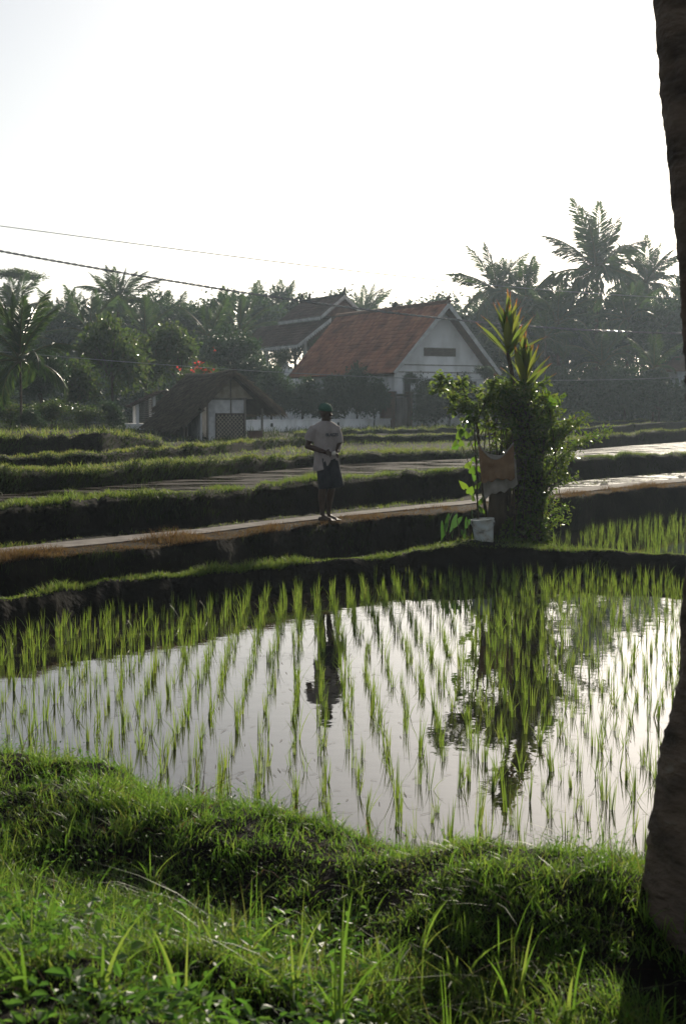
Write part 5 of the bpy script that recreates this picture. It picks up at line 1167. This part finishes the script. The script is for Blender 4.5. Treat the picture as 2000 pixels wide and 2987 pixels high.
sle = shl.lerp(ell, .66); sre = shr.lerp(elr, .90)
b.tube([shl + Vector((.075, .03, .0)), shl + Vector((.01, .0, -.012)), shl.lerp(ell, .35), sle], [.060, .068, .072, .080], 16); b.tube([shr + Vector((-.075, -.03, .0)), shr + Vector((-.01, 0, -.012)), shr.lerp(elr, .4), sre], [.060, .066, .066, .066], 16)
b.ball(ch + UP * .13, (.175, .09, .075), RM)
shirt = obj('shirt', remesh(b, 'shirt', M['shirt'], .008, 3), man)
# print on the chest
tc_ = bpy.data.curves.new('print', 'FONT'); tc_.body = 'BLAEZES'; tc_.size = .058; tc_.extrude = .0015; tc_.align_x = 'CENTER'; tc_.space_character = .92; tc_.offset = .0012
to = bpy.data.objects.new('print', tc_); C.objects.link(to); dg = bpy.context.evaluated_depsgraph_get(); tm_ = bpy.data.meshes.new_from_object(to.evaluated_get(dg)); bpy.data.objects.remove(to)
tm_.materials.clear(); tm_.materials.append(M['print'])
for v in tm_.vertices:                                     # wrap round the chest
    x = v.co.x; v.co.z += -(x / .205) ** 2 * .05
pr = obj('chest_print', tm_, shirt); pr.matrix_local = Matrix.Translation(pq(955, 0, zz_(1270)) + Vector((-.025, 0, 0)) + FW * .140 + SD * .025) @ Matrix((SD, UP, FW)).transposed().to_4x4()
# shorts
b = MB(); b.ball(pq(953, 0, .86), (.168, .122, .10), RM)
hl_ = pq(947, -.055, zz_(1423)); hr_ = pq(984, .02, zz_(1420))
b.tube([pq(945, -.04, .88), pq(944, -.05, .70), hl_], [.100, .098, .088], 18); b.tube([pq(966, .03, .88), pq(972, .03, .70), hr_], [.100, .104, .100], 18)
b.tube([pq(975, .03, .62), pq(996, .02, zz_(1418))], [.07, .045], 12)
obj('shorts', remesh(b, 'shorts', M['shorts'], .009, 3), man)
# cap
FW, SD = HFW, HSD; RM = Matrix((SD, -FW, UP)).transposed()
b = MB(); tilt = Matrix.Rotation(R(6), 3, SD)
cc = hc + UP * .048 - FW * .004; rg = []
for (zf, rf) in ((-.012, 1.0), (.02, 1.0), (.05, .93), (.075, .76), (.09, .50), (.098, .22), (.10, .04)):
    rg.append([cc + tilt @ (SD * (math.cos(a) * .085 * rf) + FW * (math.sin(a) * .102 * rf)) + UP * zf for a in np.linspace(0, 2 * math.pi, 28, endpoint=False)])
b.rings(rg); cap = obj('cap', b.mesh('cap', M['cap'], True), man)
b = MB(); top_, bot_ = [], []
for a in np.linspace(0, math.pi, 17):
    q = SD * (math.cos(a) * .080) + FW * (.060 + math.sin(a) * .125); z = .004 - .016 * math.sin(a) - .014 * abs(math.cos(a)) ** 2
    top_.append(cc + q + UP * z)
b.prism([tuple(p) for p in top_], (0, 0, .005)); obj('brim', b.mesh('brim', M['cap'], False), cap)
obj('button', MB().ball(cc + UP * .101, (.008, .008, .005)).mesh('button', M['cap'], True), cap)
obj('beard', remesh(MB().ball(hc + FW * .078 - UP * .094, (.022, .018, .016), RM).ball(hc + FW * .094 - UP * .050, (.024, .008, .006), RM), 'beard', M['hair'], .004, 1), man)
cb = pq(974, -.315, zz_(1319)) + MAN
bd = MB().ball((0, 0, 0), (.030, .030, .032), None, 16, 10).ball((.012, .004, .026), (.014, .013, .012), None, 10, 7)
obj('cloth_bundle', remesh(bd, 'cloth_bundle', M['bundle'], .004, 2), None, "small pale rounded bundle held in the man's hands", 'bundle', None, None, cb)

# ------------------------------------------------------------------ a few tall grass tufts in the foreground
tr_ = np.random.default_rng(55)
tufts = [(860, 2930, .42, 7), (1120, 2950, .40, 7), (1330, 2880, .34, 5), (540, 2960, .36, 6), (1500, 2960, .34, 6), (300, 2920, .33, 6), (700, 2820, .30, 5), (1210, 2800, .34, 4), (440, 2600, .30, 4), (80, 2900, .30, 6), (980, 2990, .46, 8), (1650, 2960, .30, 5), (190, 2480, .24, 4), (1380, 2480, .26, 5), (1150, 2420, .24, 6), (560, 2300, .22, 6), (1880, 2690, .15, 9), (1930, 2730, .16, 9), (1985, 2740, .17, 9), (1900, 2790, .15, 8)]
TL = ['with one long blade bent far over', 'of stiff upright blades', 'with crossing blades', 'of thin leaning blades', 'with a broken drooping blade', 'of short broad blades', 'fanning out evenly', 'with one tall single blade']
for i, (px, py, h, n) in enumerate(tufts):
    lo, hi = 2.6, 9.0
    for _ in range(40):
        md_ = (lo + hi) / 2; q = at(px, py, md_)
        if q.z > float(nearz(q.x, md_)): lo = md_
        else: hi = md_
    q = at(px, py, lo); z = float(nearz(q.x, lo)); a = tr_.uniform(0, 2 * math.pi, n); r = tr_.uniform(0, .03, n)
    wv_ = (.011, .019) if py > 2600 and px < 1700 else (.006, .010)
    v, qq, k, al = blade_arrays(np.stack([np.cos(a) * r, np.sin(a) * r, 0 * a - .02], -1), tr_.uniform(.35, 1.1, n) * h, tr_.uniform(*wv_, n), tr_.uniform(-.6, .6, n), np.abs(tr_.normal(.45, .45, n)), a, 7, .5)
    obj('grass_tuft', np_mesh('grass_tuft', v, qq, M['grass'], np.repeat(np.clip(tr_.normal(.45, .15, n), 0, .8), k)), None,
        'grass tuft ' + TL[i % 8] + (' in the thick foreground grass' if i < 8 else ' by the paddy edge' if i < 16 else ' against the palm trunk'), 'grass tuft', 'tall grass tufts on the near bank', None, (q.x, lo, z))

# ------------------------------------------------------------------ haze
hm_, nt, out = nmat('haze')
pv_ = nt.nodes.new('ShaderNodeVolumePrincipled'); pv_.inputs['Color'].default_value = (0.70, 0.85, 1.0, 1); pv_.inputs['Density'].default_value = 0.00042; pv_.inputs['Anisotropy'].default_value = 0.55
nt.links.new(pv_.outputs[0], out.inputs['Volume'])
obj('haze', MB().box(-320, 320, -60, 320, -2.0, 24).mesh('haze', hm_), label='thin morning haze over the fields', cat='haze', kind='stuff')
